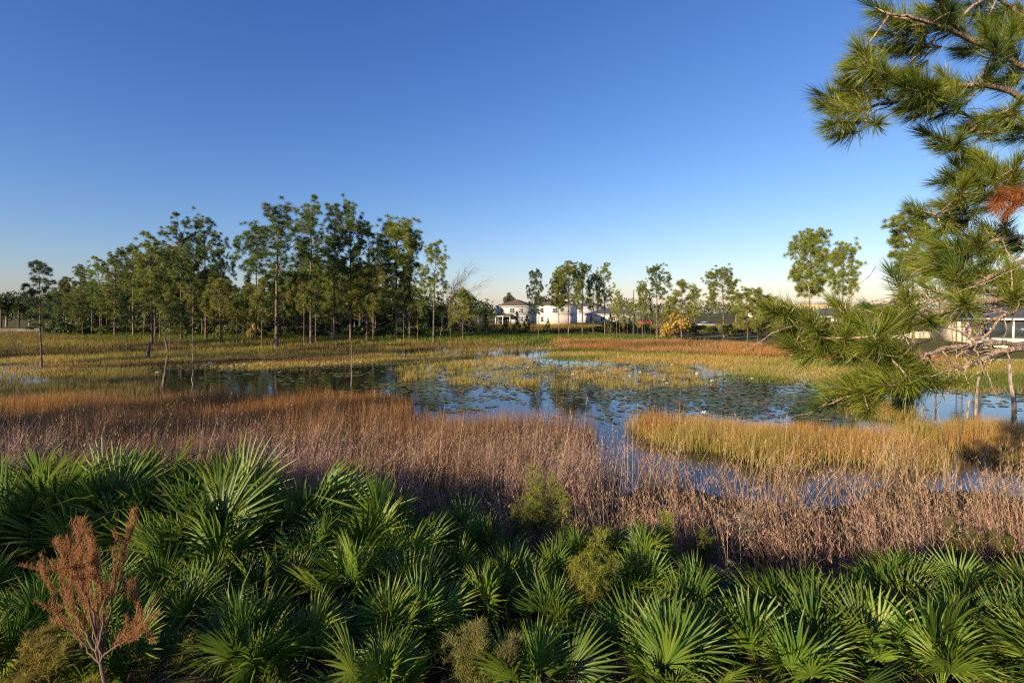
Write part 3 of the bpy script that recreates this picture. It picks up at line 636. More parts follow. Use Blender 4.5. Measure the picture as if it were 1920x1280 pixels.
for px, py, hp, wp, v, lab, gr in (
    [(px, 630 + rr_.uniform(-4, 4), rr_.uniform(14, 30), rr_.uniform(28, 60), rr_.integers(0, 2), 'green understory shrub, %s from the left under the left grove' % ORD[q_], 'shrubs under the left grove') for q_, px in enumerate(np.linspace(95, 830, 30))] +
    [(px, 620 + rr_.uniform(-2, 2), rr_.uniform(24, 44), rr_.uniform(36, 64), [0, 3][rr_.integers(0, 2)], 'dark tall thicket shrub at the back of the left grove', 'thicket at the back of the left grove') for px in np.linspace(100, 845, 34)] +
    [(px, 627 + rr_.uniform(-2, 3), rr_.uniform(4, 8), rr_.uniform(26, 44), 3, 'low dark green shrub, %s from the left on the bank before the houses' % ORD[q_], 'bank shrubs before the houses') for q_, px in enumerate(np.linspace(850, 1110, 13))] +
    [(px, 617 + rr_.uniform(-1, 2), rr_.uniform(5, 9), rr_.uniform(18, 34), 2, 'orange yellow bush, %s from the left in the rough grass before the houses' % ORD[q_], 'orange bushes before the houses') for q_, px in enumerate(np.linspace(868, 1085, 12))] +
    [(px, 627 + rr_.uniform(-4, 4), rr_.uniform(12, 26), rr_.uniform(26, 50), [0, 1, 3][rr_.integers(0, 3)], 'green shrub, %s from the left along the far shore right of centre' % ORD[q_], 'shrubs on the far shore, right') for q_, px in enumerate(np.linspace(1120, 1700, 20))] +
    [(1270, 640, 58, 70, 2, 'tall yellow orange shrub round the yellowish pine', None), (135, 627, 16, 44, 0, 'dark green rounded thicket in front of the far road, left', None), (172, 628, 18, 40, 3, 'dark green rounded thicket in front of the far road, right', None),
     (478, 636, 32, 30, 2, 'small golden-leaved bush between the grove trunks', None)]):
    x, y, z = gpt(px, py); bush(x, y, hp / F * y, wp / F * y, int(v), lab, gr)
# cabbage palms
def palm(seed, H):
    rng = np.random.default_rng(seed); a_, b_ = G(), G()
    a_.tube([(0, 0, -.2), (.05, 0, H * .5), (.08, 0, H)], [.2, .17, .2], 8, (.2, .15, .1))
    for q in range(34):
        az = q * 2.4; el = math.radians(np.interp(q, [0, 33], [-35, 75])); d = np.array([math.cos(az) * math.cos(el), math.sin(az) * math.cos(el), math.sin(el)])
        p0 = np.array([.08, 0, H]); p1 = p0 + d * .85; a_.tube([p0, p1], [.02, .012], 3, (.1, .15, .04), False)
        s = unit(np.cross(d, [0, 0, 1])); up = np.cross(s, d)
        for k in np.linspace(-1.5, 1.5, 15):
            e = unit(d * math.cos(k) + s * math.sin(k)); tip = p1 + e * .75 - np.array([0, 0, .16]); sd = unit(np.cross(e, up))
            b_.add([p1, p1 + e * .4 + sd * .04, tip, p1 + e * .4 - sd * .04], [(0, 1, 2), (0, 2, 3)], jit((.07, .11, .025), 4, rng, .25))
    return a_.mesh('trunk', M_palmtrunk, True), b_.mesh('crown', M_palm)
for px, b_, t_, lab in [(829, 628, 575, 'cabbage palm with thick trunk at the right end of the grove'), (786, 624, 582, 'small cabbage palm inside the right end of the grove'), (35, 614, 570, 'cabbage palm beside the far road at left'), (2, 614, 567, 'cabbage palm cut by the left frame edge'), (1893, 642, 590, 'palm beside the sunroom of the right house'), (1848, 642, 585, 'palm before the left end of the right house')]:
    x, y, z = gpt(px, b_); H = CAMZ - z - (t_ - HOR) / F * y; tr_, cr_ = palm(int(px), max(1.2, H - .9))
    o = thing('cabbage_palm', lab, 'palm tree', (x, y, z)); link('trunk', tr_, o); link('crown', cr_, o)
# broadleaf trees behind
def oak(seed, H=9):
    rng = np.random.default_rng(seed); g, t = G(), G()
    leaf_cloud(g, np.array([0, 0, H * .6]), (H * .5, H * .5, H * .4), 3200, H * .06, (.04, .065, .02), (.10, .13, .035), rng, 16)
    t.tube([(0, 0, -.2), (.1, 0, H * .25), (.1, .1, H * .5)], [.3, .22, .12], 7, (.2, .15, .1))
    for q in range(6):
        a_ = q * 1.05; t.tube([(.1, 0, H * .25), (math.cos(a_) * H * .15, math.sin(a_) * H * .15, H * .45), (math.cos(a_) * H * .3, math.sin(a_) * H * .3, H * .62)], [.13, .08, .03], 5, (.2, .15, .1), False)
    return t.mesh('trunk', M_grey_wood, True), g.mesh('crown', M_leaf)
OV = [oak(1), oak(2), oak(3)]
for k, (px, y, t_, lab) in enumerate([(12, 128, 545, 'dark broadleaf tree at the left frame edge'), (55, 122, 560, 'broad low tree left of the grove, behind the road'), (88, 118, 555, 'broadleaf tree behind the lone slender pine'), (897, 175, 572, 'grey green broadleaf tree left of the grey house'), (915, 200, 578, 'distant broadleaf tree touching the grey house'), (956, 205, 548, 'feathery tree rising behind the grey house roof'), (876, 150, 540, 'pale feathery tree right of the bare tree'),
        (1020, 215, 556, 'tree between the two houses, behind the roofs'), (1380, 190, 572, 'broadleaf tree behind the young pines'), (1650, 150, 568, 'broadleaf tree right of the timber frame'), (1690, 140, 560, 'broadleaf tree behind the near boughs'), (1620, 160, 566, 'dark round tree beside the timber frame'), (1440, 200, 574, 'broadleaf tree in front of the long pale building')]):
    x = (px - CX) / F * y; z = hz(x, y); H = CAMZ - z - (t_ - HOR) / F * y
    o = thing('broadleaf_tree', lab, 'tree', (x, y, z), k * 1.3); s = H / 8.6; o.scale = (s, s, s) if lab.find('feathery') < 0 else (s * .5, s * .5, s)
    link('trunk', OV[k % 3][0], o); link('crown', OV[k % 3][1], o)
g = G(); rng = np.random.default_rng(9)
for px in np.concatenate([np.linspace(-700, 2600, 150), np.linspace(60, 830, 45)]):
    y = rng.uniform(250, 420) if px not in np.linspace(60, 830, 45) else rng.uniform(140, 190); x = (px - CX) / F * y; h = rng.uniform(8.5, 13.5)
    v0 = len(g.V); leaf_cloud(g, np.array([0, 0, h * .5]), (h * .75, h * .75, h * .5), 340, 1.25, (.045, .07, .025), (.10, .12, .04), rng, 9)
    g.V[-1] = g.V[-1] + [x, y, hz(x, y)]
tag(link('far_woods', g.mesh('far_woods', M_leaf)), 'low dark line of far woods along the horizon', 'woods', kind='stuff')
# ------------------------------------------------------------------ buildings and cars
def bx(name, lo, hi, mat, parent, c=(.8, .8, .8)):
    g = G(); g.box(lo, hi, c); return link(name, g.mesh(name, mat), parent)
M_grey = plain_mat('pale_grey_siding', (.40, .44, .43), .8, .05, 1)
M_white = plain_mat('white_paint', (.68, .67, .65), .6, .04, 1)
M_pink = plain_mat('pinkish_stucco', (.62, .50, .43), .85, .06, 1)
M_cream = plain_mat('cream_stucco', (.66, .58, .44), .85, .08, 1)
M_roof = plain_mat('brown_shingle', (.10, .075, .06), .95, .3, 4)
M_droof = plain_mat('dark_shingle', (.07, .07, .08), .95, .3, 4)
M_glass = plain_mat('window_glass', (.035, .045, .05), .08, .1, 1, spec=.8)
M_screen = plain_mat('porch_screen', (.07, .075, .06), .7, .2, 6)
M_timber = plain_mat('new_timber', (.55, .40, .20), .8, .15, 3)
M_sheath = plain_mat('wall_sheathing', (.42, .30, .17), .85, .15, 2)
def window(root, x, z, w, h, y, panes=2, rows=2):
    """white frame set 6 cm proud of the facade at y, each pane its own piece of glass"""
    g = G(); t = .09
    g.box((x - w/2 - t, y - .06, z - t), (x + w/2 + t, y + .02, z)); g.box((x - w/2 - t, y - .06, z + h), (x + w/2 + t, y + .02, z + h + t))
    g.box((x - w/2 - t, y - .06, z), (x - w/2, y + .02, z + h)); g.box((x + w/2, y - .06, z), (x + w/2 + t, y + .02, z + h))
    wo = link('window', g.mesh('window', M_white), root)
    pw, ph = w / panes, h / rows
    for a in range(panes):
        for b in range(rows): bx('pane', (x - w/2 + a * pw + .035, y - .025, z + b * ph + .035), (x - w/2 + (a + 1) * pw - .035, y + .015, z + (b + 1) * ph - .035), M_glass, wo)
    for a in range(1, panes): bx('mullion', (x - w/2 + a * pw - .035, y - .05, z), (x - w/2 + a * pw + .035, y + .018, z + h), M_white, wo)
    for b in range(1, rows): bx('rail', (x - w/2, y - .045, z + b * ph - .035), (x + w/2, y + .012, z + b * ph + .035), M_white, wo)
def hip_roof(root, name, x0, x1, y0, y1, z, h, over, mat):
    g = G(); a0, a1, b0, b1 = x0 - over, x1 + over, y0 - over, y1 + over; d = min((a1 - a0), (b1 - b0)) / 2
    if (a1 - a0) > (b1 - b0): r0, r1 = (a0 + d, (b0 + b1) / 2, z + h), (a1 - d, (b0 + b1) / 2, z + h)
    else: r0, r1 = ((a0 + a1) / 2, b0 + d, z + h), ((a0 + a1) / 2, b1 - d, z + h)
    A_, B_, C_, D_ = (a0, b0, z), (a1, b0, z), (a1, b1, z), (a0, b1, z)
    if (a1 - a0) > (b1 - b0): fs = [[A_, B_, r1, r0], [B_, C_, r1], [C_, D_, r0, r1], [D_, A_, r0]]
    else: fs = [[A_, B_, r0], [B_, C_, r1, r0], [C_, D_, r1], [D_, A_, r0, r1]]
    for f in fs: g.poly(f)
    g.poly([D_, C_, B_, A_]); ro = link(name, g.mesh(name, mat), root)
    e = .2; zz = z - e
    for lo, hi in (((a0, b0, zz), (a1, b0 + .06, z - .003)), ((a0, b1 - .06, zz), (a1, b1, z - .003)), ((a0, b0 + .06, zz), (a0 + .06, b1 - .06, z - .003)), ((a1 - .06, b0 + .06, zz), (a1, b1 - .06, z - .003))):
        bx('fascia', lo, hi, M_white, ro)
    return ro
def two_storey(px, y, rz, label, upper, lower, roofm, W=9.6, D=12.5, wins=(), porch=True):
    x = (px - CX) / F * y; z = hz(x, y) - .05
    r = thing('house', label, 'house', (x, y, z), rz); h = 5.55
    bx('lower_wall', (-W/2, 0, 0), (W/2, D, 2.75), lower, r); bx('upper_wall', (-W/2 + .01, .01, 2.75), (W/2 - .01, D - .01, h), upper, r)
    bx('band', (-W/2 - .03, -.03, 2.68), (W/2 + .03, 0, 2.85), M_white, r)
    for xx in (-W/2, W/2 - .14): bx('corner_board', (xx - .02 if xx < 0 else xx, -.04, 0), (xx + .14 if xx < 0 else xx + .16, -.005, 2.67), M_white, r); 
    hip_roof(r, 'roof', -W/2, W/2, 0, D, h, 2.1, .45, roofm)
    for (wx, wz, ww, wh, pn) in wins: window(r, wx, wz, ww, wh, .0, pn)
    if porch:
        x0, x1 = -W/2 + .5, W/2 - 4.3
        g = G(); g.poly([(x0 - .3, -3.0, 2.55), (x1 + .3, -3.0, 2.55), (x1 - .4, -.04, 3.15), (x0 + .4, -.04, 3.15)]); g.poly([(x0 - .3, -3.0, 2.55), (x0 + .4, -.04, 3.15), (x0 - .3, -.04, 2.55)]); g.poly([(x1 + .3, -3.0, 2.55), (x1 + .3, -.04, 2.55), (x1 - .4, -.04, 3.15)]); g.poly([(x0 - .3, -.04, 2.55), (x1 + .3, -.04, 2.55), (x1 + .3, -3, 2.55), (x0 - .3, -3, 2.55)])
        link('porch_roof', g.mesh('porch_roof', roofm), r)
        bx('porch_beam', (x0, -2.85, 2.3), (x1, -2.65, 2.54), M_white, r)
        for t in np.linspace(0, 1, 3): bx('porch_post', (x0 + t * (x1 - x0 - .22), -2.86, 0), (x0 + .22 + t * (x1 - x0 - .22), -2.64, 2.298), M_white, r)
        bx('sliding_door', (x0 + 1.9, -.05, .08), (x0 + 4.2, -.012, 2.2), M_glass, r); bx('porch_screen', (x0 + .4, -.045, .1), (x0 + 1.5, -.011, 2.15), M_screen, r)
        bx('porch_slab', (x0 - .2, -3.0, -.1), (x1 + .2, -.01, .06), M_kerb, r)
    return r
two_storey(959, 156, math.radians(-17), 'pale grey two-storey house with brown hip roof and white porch', M_grey, M_grey, M_roof, wins=((-3.0, 3.45, .7, 1.3, 1), (.2, 3.45, 1.5, 1.3, 2), (3.0, 3.45, 1.5, 1.3, 2), (3.3, .9, 1.0, 1.35, 1)))
two_storey(1037, 147, math.radians(-17), 'white and pink two-storey house behind the dense round pine', M_white, M_pink, M_roof, wins=((-3.2, 3.45, .8, 1.4, 1), (.6, 3.45, 1.5, 1.3, 2), (-3.2, .9, .7, 1.4, 1)), porch=False)
two_storey(1100, 176, math.radians(-17), 'grey blue house mostly hidden by pine trunks, right of the white one', plain_mat('blue_grey_siding', (.33, .36, .42), .8, .05, 1), plain_mat('blue_grey_siding', (.36, .38, .42), .8, .05, 1), M_droof, wins=((-2, 3.4, 1.2, 1.3, 2), (2, 3.4, 1.2, 1.3, 2)), porch=False)
def low_house(px, y, W, D, h, rz, label, wall, roofm, n):
    x = (px - CX) / F * y; r = thing('house', label, 'house', (x, y, hz(x, y) - .05), rz)
    bx('wall', (-W/2, 0, 0), (W/2, D, h), wall, r); hip_roof(r, 'roof', -W/2, W/2, 0, D, h, 1.7, .5, roofm)
    for q in range(n): window(r, -W/2 + (q + .5) * W / n, .9, 1.3, 1.3, 0, 2)
    return r
low_house(1150, 165, 17, 10, 3.0, -.1, 'long single-storey cream house seen between thin trunks', M_cream, M_droof, 5)
low_house(1600, 110, 16, 9, 2.7, .1, 'pale bungalow behind the near pine boughs', M_white, M_droof, 4)
# far pale multi-storey block and the timber frame under construction
x = (1490 - CX) / F * 260; r = thing('apartment_block', 'long pale flat-roofed building on the horizon left of the timber frame', 'building', (x, 260, hz(x, 260)), -.05)
bx('wall', (-22, 0, 0), (22, 10, 7.6), M_cream, r); bx('parapet', (-22.2, -.2, 7.602), (22.2, 10.2, 8.3), M_white, r)
for a in range(12):
    for b in range(2): window(r, -20 + a * 3.6, 1.4 + b * 3.2, 1.4, 1.5, 0, 1, 1)
x = (1545 - CX) / F * 185; r = thing('timber_frame', 'unfinished pale timber frame of a house under construction', 'building', (x, 185, hz(x, 185)), -.12)
for b, zz in enumerate((0, 3.0)):
    bx('floor_deck', (-7.5, 0, zz), (7.5, 8, zz + .25), M_sheath, r)
    for xx in np.linspace(-7.4, 7.2, 13):
        for yy in (0.05, 7.85): bx('stud', (xx, yy, zz + .251), (xx + .16, yy + .12, zz + 2.8), M_timber, r)
    for yy in (0.02, 7.82): bx('top_plate', (-7.5, yy, zz + 2.801), (7.5, yy + .2, zz + 2.999), M_timber, r)
bx('top_beam', (-7.5, .02, 6.001), (7.5, .22, 6.35), M_timber, r); bx('sheathing', (4.0, -.06, 3.26), (7.5, -.002, 5.8), M_sheath, r); bx('sheathing', (-7.56, .3, .26), (-7.502, 8, 5.8), M_sheath, r)
for q in range(6): bx('brace', (-6 + q * 2.4, 3.9, 3.26), (-5.88 + q * 2.4, 4.05, 6.0), M_timber, r)
# right-hand house with sunroom and terrace wall
x, y, z = gpt(2040, 648); r = thing('house', 'single-storey house with white eaves, sunroom windows and cream terrace wall, right edge', 'house', (x, y, z - .1), -.35)
bx('wall', (-8.5, 2.2, 0), (9, 12, 2.75), M_cream, r); hip_roof(r, 'roof', -8.5, 9, 0, 12, 3.0, 2.0, .4, M_droof)
for q in range(5): bx('sunroom_post', (-8.4 + q * 2.6, .0, .9), (-8.22 + q * 2.6, .16, 2.78), M_white, r)
for q in range(4): bx('sunroom_pane', (-8.21 + q * 2.6, .06, .95), (-5.81 + q * 2.6, .09, 2.6), M_glass, r)
bx('sunroom_beam', (-8.5, -.02, 2.781), (2.4, .2, 2.999), M_white, r); bx('sunroom_base', (-8.45, .0, 0), (2.3, .18, .88), M_cream, r)
bx('terrace_wall', (-10.5, -2.6, -.1), (6, -2.3, .95), M_cream, r); bx('terrace_cap', (-10.6, -2.68, .952), (6.1, -2.22, 1.04), M_white, r)
x, y, z = gpt(1722, 634); r = thing('garden_wall', 'low cream garden wall across the lawn behind the pine boughs', 'wall', (x, y, z - .1), -.1)
bx('wall', (-6, 0, 0), (6, .25, .85), M_cream, r); bx('coping', (-6.08, -.06, .852), (6.08, .31, .95), M_white, r)
for q in range(5): bx('pier', (-6 + q * 2.9, -.06, 0), (-5.6 + q * 2.9, -.003, .851), M_cream, r)
# cars
M_tyre = plain_mat('tyre', (.02, .02, .02), .9); M_rim = plain_mat('wheel_rim', (.45, .45, .46), .35, metal=.8); M_lamp = plain_mat('lamp_glass', (.7, .7, .65), .2)
def car(px, y, rz, label, color):
    x = (px - CX) / F * y; r = thing('parked_car', label, 'car', (x, y, hz(x, y) + .02), rz)
    paint = plain_mat('car_paint', color, .25, .03, 1, spec=.7)
    def prism(name, prof, w0, w1, mat, zs):
        g = G(); n = len(prof); V = []
        for s in (-1, 1):
            for (a, b) in prof: t = np.clip((b - zs[0]) / (zs[1] - zs[0]), 0, 1); V.append((a, s * (w0 * (1 - t) + w1 * t) / 2, b))
        T = [(0, k, k + 1) for k in range(1, n - 1)] + [(n, n + k + 1, n + k) for k in range(1, n - 1)]
        for k in range(n): k2 = (k + 1) % n; T += [(k, n + k, n + k2), (k, n + k2, k2)]
        g.add(V, T, color); return link(name, g.mesh(name, mat), r)
    prism('body', [(-2.25, .3), (2.2, .3), (2.25, .62), (2.1, .78), (1.1, .92), (-1.9, .95), (-2.2, .85)], 1.8, 1.7, paint, (.3, .95))
    prism('glasshouse', [(1.1, .921), (.35, 1.36), (-1.2, 1.38), (-1.85, .951)], 1.62, 1.22, M_glass, (.92, 1.38))
    prism('roof', [(.36, 1.361), (.1, 1.45), (-1.0, 1.46), (-1.22, 1.381)], 1.24, 1.1, paint, (1.36, 1.46))
    for a in (-1.4, 1.4):
        for s in (-1, 1):
            g = G(); g.tube([(a, s * .70, .32), (a, s * .915, .32)], [.32, .32], 14); w = link('wheel', g.mesh('wheel', M_tyre), r)
            g = G(); g.tube([(a, s * .915, .32), (a, s * .93, .32)], [.2, .19], 10); link('rim', g.mesh('rim', M_rim), w)
    for s in (-1, 1): bx('headlight', (2.16, s * .6 - .2, .62), (2.26, s * .6 + .2, .74), M_lamp, r)
car(1326, 118, .25, 'silver car parked behind the round-topped pine', (.45, .46, .48))
car(1211, 150, .1, 'red car parked beyond the thin trunks right of centre', (.42, .02, .02))
car(1168, 150, -.1, 'dark blue car parked left of the red one', (.03, .04, .08))
# light pole
x, y, z = gpt(1188, 628); r = thing('light_pole', 'slim dark light pole among the thin pines right of centre', 'pole', (x, y, z)); g = G()
H = CAMZ - z - (545 - HOR) / F * y; g.tube([(0, 0, -.2), (0, 0, H)], [.09, .06], 8); link('pole', g.mesh('pole', M_droof), r); g = G(); g.tube([(0, 0, H), (.2, 0, H + .15), (.7, 0, H + .2)], [.05, .04, .04], 6); link('arm', g.mesh('arm', M_droof), r); bx('lamp_head', (.6, -.12, H + .12), (1.15, .12, H + .25), M_droof, r)

# ------------------------------------------------------------------ saw palmettos
def frond_mesh(seed, L=.56, pet=.55, n=25, spread=2.15, droop=.16, fold=.25, c0=(.055, .125, .018), c1=(.215, .29, .032), tipc=None, curl=0.0):
    rng = np.random.default_rng(seed); g = G()
    s = np.linspace(0, 1, 5); pp = np.c_[pet * s, np.zeros(5), .05 * pet * np.sin(s * np.pi * .6) - .03 * s ** 2]
    g.tube(pp, np.linspace(.011, .007, 5), 4, mixc(c0, c1, np.array([.8]))[0] * 1.1, False)
    hub = pp[-1]; an = np.linspace(-spread, spread, n); da = an[1] - an[0]
    for a in an:
        a = a + rng.normal(0, .02); ln = L * (1 - .22 * (abs(a) / spread) ** 2) * rng.uniform(.9, 1.06)
        u = np.array([math.cos(a), math.sin(a), 0]); v = np.array([-u[1], u[0], 0]); w = np.array([0, 0, 1.])
        lift = fold * math.cos(a) * .25
        dr = droop * rng.uniform(.5, 1.6) + (rng.uniform(.3, .8) if rng.random() < .10 else 0); ln *= rng.uniform(.55, .85) if rng.random() < .08 else 1
        def q(r, side, k): return hub + u * r * ln + v * side + w * (k + lift * r * ln - dr * ln * r ** 2.4 + curl * ln * r * r * math.sin(a * 3))
        w1 = .42 * ln * math.tan(abs(da) / 2) * 1.0; w2 = w1 * .95; rr = .42; pk = w1 * .75
        V = [hub, q(rr, -w1, pk), q(rr, 0, -pk * .3), q(rr, w1, pk), q(.72, -w2 * .72, pk * .7), q(.72, 0, -pk * .2), q(.72, w2 * .72, pk * .7), q(1, 0, 0)]
        T = [(0, 1, 2), (0, 2, 3), (1, 4, 5), (1, 5, 2), (2, 5, 6), (2, 6, 3), (4, 7, 5), (5, 7, 6)]
        t = np.clip(rng.normal(.45, .2), 0, 1); cc = np.asarray(c0) * (1 - t) + np.asarray(c1) * t
        C = np.tile(cc, (8, 1)); C[7] = cc * .8 + np.asarray(tipc if tipc is not None else (.28, .22, .06)) * .2 if rng.random() < .7 else np.array((.25, .17, .06))
        g.add(V, T, C)
    return g.mesh('frond', M_palm)
FR = [frond_mesh(q, RNG.uniform(.52, .68), RNG.uniform(.45, .62), int(RNG.integers(24, 32)), RNG.uniform(1.7, 2.4), RNG.uniform(.08, .26), RNG.uniform(-.1, .8)) for q in range(13)]
FR += [frond_mesh(20 + q, .62, .55, 28, 2.0, .14, .5, (.12, .20, .022), (.28, .34, .04)) for q in range(4)]
FR += [frond_mesh(40 + q, .66, .5, 18, 1.1, .04, 1.0, (.07, .14, .02), (.14, .23, .03)) for q in range(2)]
FD = [frond_mesh(30 + q, .58, .5, 20, 1.9, .5, .2, (.16, .105, .06), (.34, .24, .15), (.36, .26, .17), .25) for q in range(3)]
rp_ = np.random.default_rng(321)
rowspec = []
def row(px0, px1, n, Y, top, dt=18):
    for px in np.linspace(px0, px1, n): rowspec.append((px + rp_.normal(0, 16), Y * rp_.uniform(.95, 1.05), top + rp_.normal(0, dt)))
row(-120, 400, 8, 8.0, 856, 12); row(-150, 420, 8, 7.1, 890); row(455, 690, 4, 6.9, 905, 14); row(-140, 380, 7, 6.2, 950); row(330, 740, 6, 5.9, 955)
row(790, 985, 4, 6.7, 968, 12); row(1110, 1390, 4, 6.2, 1010, 12); row(1060, 1400, 4, 5.5, 1065); row(780, 1010, 4, 5.6, 1040); row(-130, 760, 10, 5.1, 1050)
row(1490, 1640, 2, 5.3, 1160, 14); row(1690, 2060, 4, 5.3, 1150, 14); row(760, 1420, 6, 4.7, 1140); row(1440, 2050, 6, 4.7, 1205); row(-60, 700, 7, 4.3, 1150); row(1080, 2000, 9, 4.15, 1205); row(-60, 2000, 9, 3.75, 1270, 22); row(740, 1420, 4, 5.2, 1080); row(1120, 1380, 3, 6.9, 1010, 10)
WEEDS = [(1008, 7.6), (968, 7.3), (1056, 7.6), (1100, 5.0), (893, 3.75), (1250, 6.9), (1395, 7.2), (1392, 5.5)]
rowspec = [r_ for r_ in rowspec if not any(abs(r_[0] - a_) < (66 if b_ < 5.2 else 40) and b_ - 1.0 < r_[1] < b_ + .25 for a_, b_ in WEEDS)]
where = lambda px: 'left corner' if px < 330 else 'left of centre' if px < 760 else 'centre' if px < 1080 else 'right of centre' if px < 1450 else 'right corner'
deep = lambda Y: 'back row' if Y > 6.5 else 'middle row' if Y > 4.9 else 'front row'
plabel = {}
cellset = {}
for kk, (px, Y, top) in enumerate(rowspec): cellset.setdefault((where(px), deep(Y)), []).append((px, kk))
for (w_, d_), lst in cellset.items():
    for q, (px, kk) in enumerate(sorted(lst)): plabel[kk] = 'green saw palmetto, %s from the left in the %s, %s' % (ORD[q], w_, d_)
for kk, (px, Y, top) in enumerate(rowspec):
    x = (px - CX) / F * Y; zg = hz(x, Y); H = float(np.clip(CAMZ - (top - HOR) / F * Y - zg, .45, 1.75))
    o = thing('saw_palmetto', plabel[kk], 'palmetto', (x, Y, zg), 0, 'saw palmettos along the near bank')
    g = G(); g.tube([(0, 0, -.1), (.04, .02, .1), (.05, .03, .14 * H)], [.05, .055, .03], 7, (.16, .11, .07)); link('stem', g.mesh('stem', M_palmtrunk, True), o)
    nf = int(rp_.integers(13, 18)); sc = H / 1.17
    for f in range(nf):
        az = f * 2.4 + rp_.normal(0, .3); el = math.radians(np.interp(f, [0, nf * .3, nf - 1], [-6, 28, 86]) + rp_.normal(0, 8)); roll = rp_.normal(0, .45)
        dead = f < 5 and rp_.random() < .42
        md = FD[rp_.integers(0, 3)] if dead else FR[rp_.integers(0, len(FR))] if f < nf - 1 else FR[17 + rp_.integers(0, 2)]
        fo = link('dead_frond' if dead else 'frond', md, o)
        if dead: fo['label'] = 'dry brown dead frond hanging low'; el = math.radians(rp_.uniform(-28, 38))
        s = np.clip(sc, .6, 1.3) * rp_.uniform(.72, 1.15)
        fo.matrix_local = Matrix.Translation((.05, .03, .11 * H)) @ Matrix.Rotation(az, 4, 'Z') @ Matrix.Rotation(-el, 4, 'Y') @ Matrix.Rotation(roll, 4, 'X') @ Matrix.Scale(s, 4)

# ------------------------------------------------------------------ feathery weeds
def feather(seed, H, nstem, wid, c0, c1, nb=44, nl=22, droop=.5, ll=.055, up=.45, ctip=None):
    """plume-shaped weed: stems, arching branchlets and thread-like leaves"""
    rng = np.random.default_rng(seed); sg, lg = G(), G()
    for q in range(nstem):
        az = rng.uniform(0, 6.28); tl = rng.uniform(0, wid) ; h = H * rng.uniform(.65, 1.0)
        s = np.linspace(0, 1, 7); st = np.c_[math.cos(az) * tl * s ** 1.5, math.sin(az) * tl * s ** 1.5, h * s - .05 * (s == 0)]
        sg.tube(st, np.linspace(.009, .002, 7), 4, np.asarray(c0) * .8 + np.array([.05, .02, 0]), False)
        for b in range(nb):
            u = rng.uniform(.18, 1) ** .8; p0 = np.array([np.interp(u, s, st[:, k]) for k in range(3)]); a2 = rng.uniform(0, 6.28)
            ln = H * .26 * (1.12 - u) * rng.uniform(.6, 1.3) + .04
            d = np.array([math.cos(a2), math.sin(a2), up * rng.uniform(.7, 1.6)]); d = unit(d)
            t = np.linspace(0, 1, 4)[:, None]; br = p0 + d * ln * t - np.array([0, 0, droop * ln]) * t ** 2.2
            sg.tube(br, np.linspace(.0028, .001, 4), 3, c0, False)
            tt = rng.uniform(.08, 1, nl); P = np.stack([np.interp(tt, t[:, 0], br[:, k]) for k in range(3)], 1)
            cc = jit(mixc(c0, c1, np.clip(rng.normal(.5, .25, nl) + .25 * (u - .5), 0, 1)), nl, rng)
            ct = cc if ctip is None else cc * (1 - .8 * u ** 2) + np.asarray(ctip) * .8 * u ** 2
            blades(lg, P, ll * rng.uniform(.6, 1.3, nl), .0045, rng.uniform(.3, 1.6, nl), rng.uniform(0, 6.28, nl), cc, ct, 1, rng)
    return sg.mesh('stems', M_twig), lg.mesh('leaves', M_feather)
FG0, FG1 = (.17, .23, .03), (.40, .43, .07)
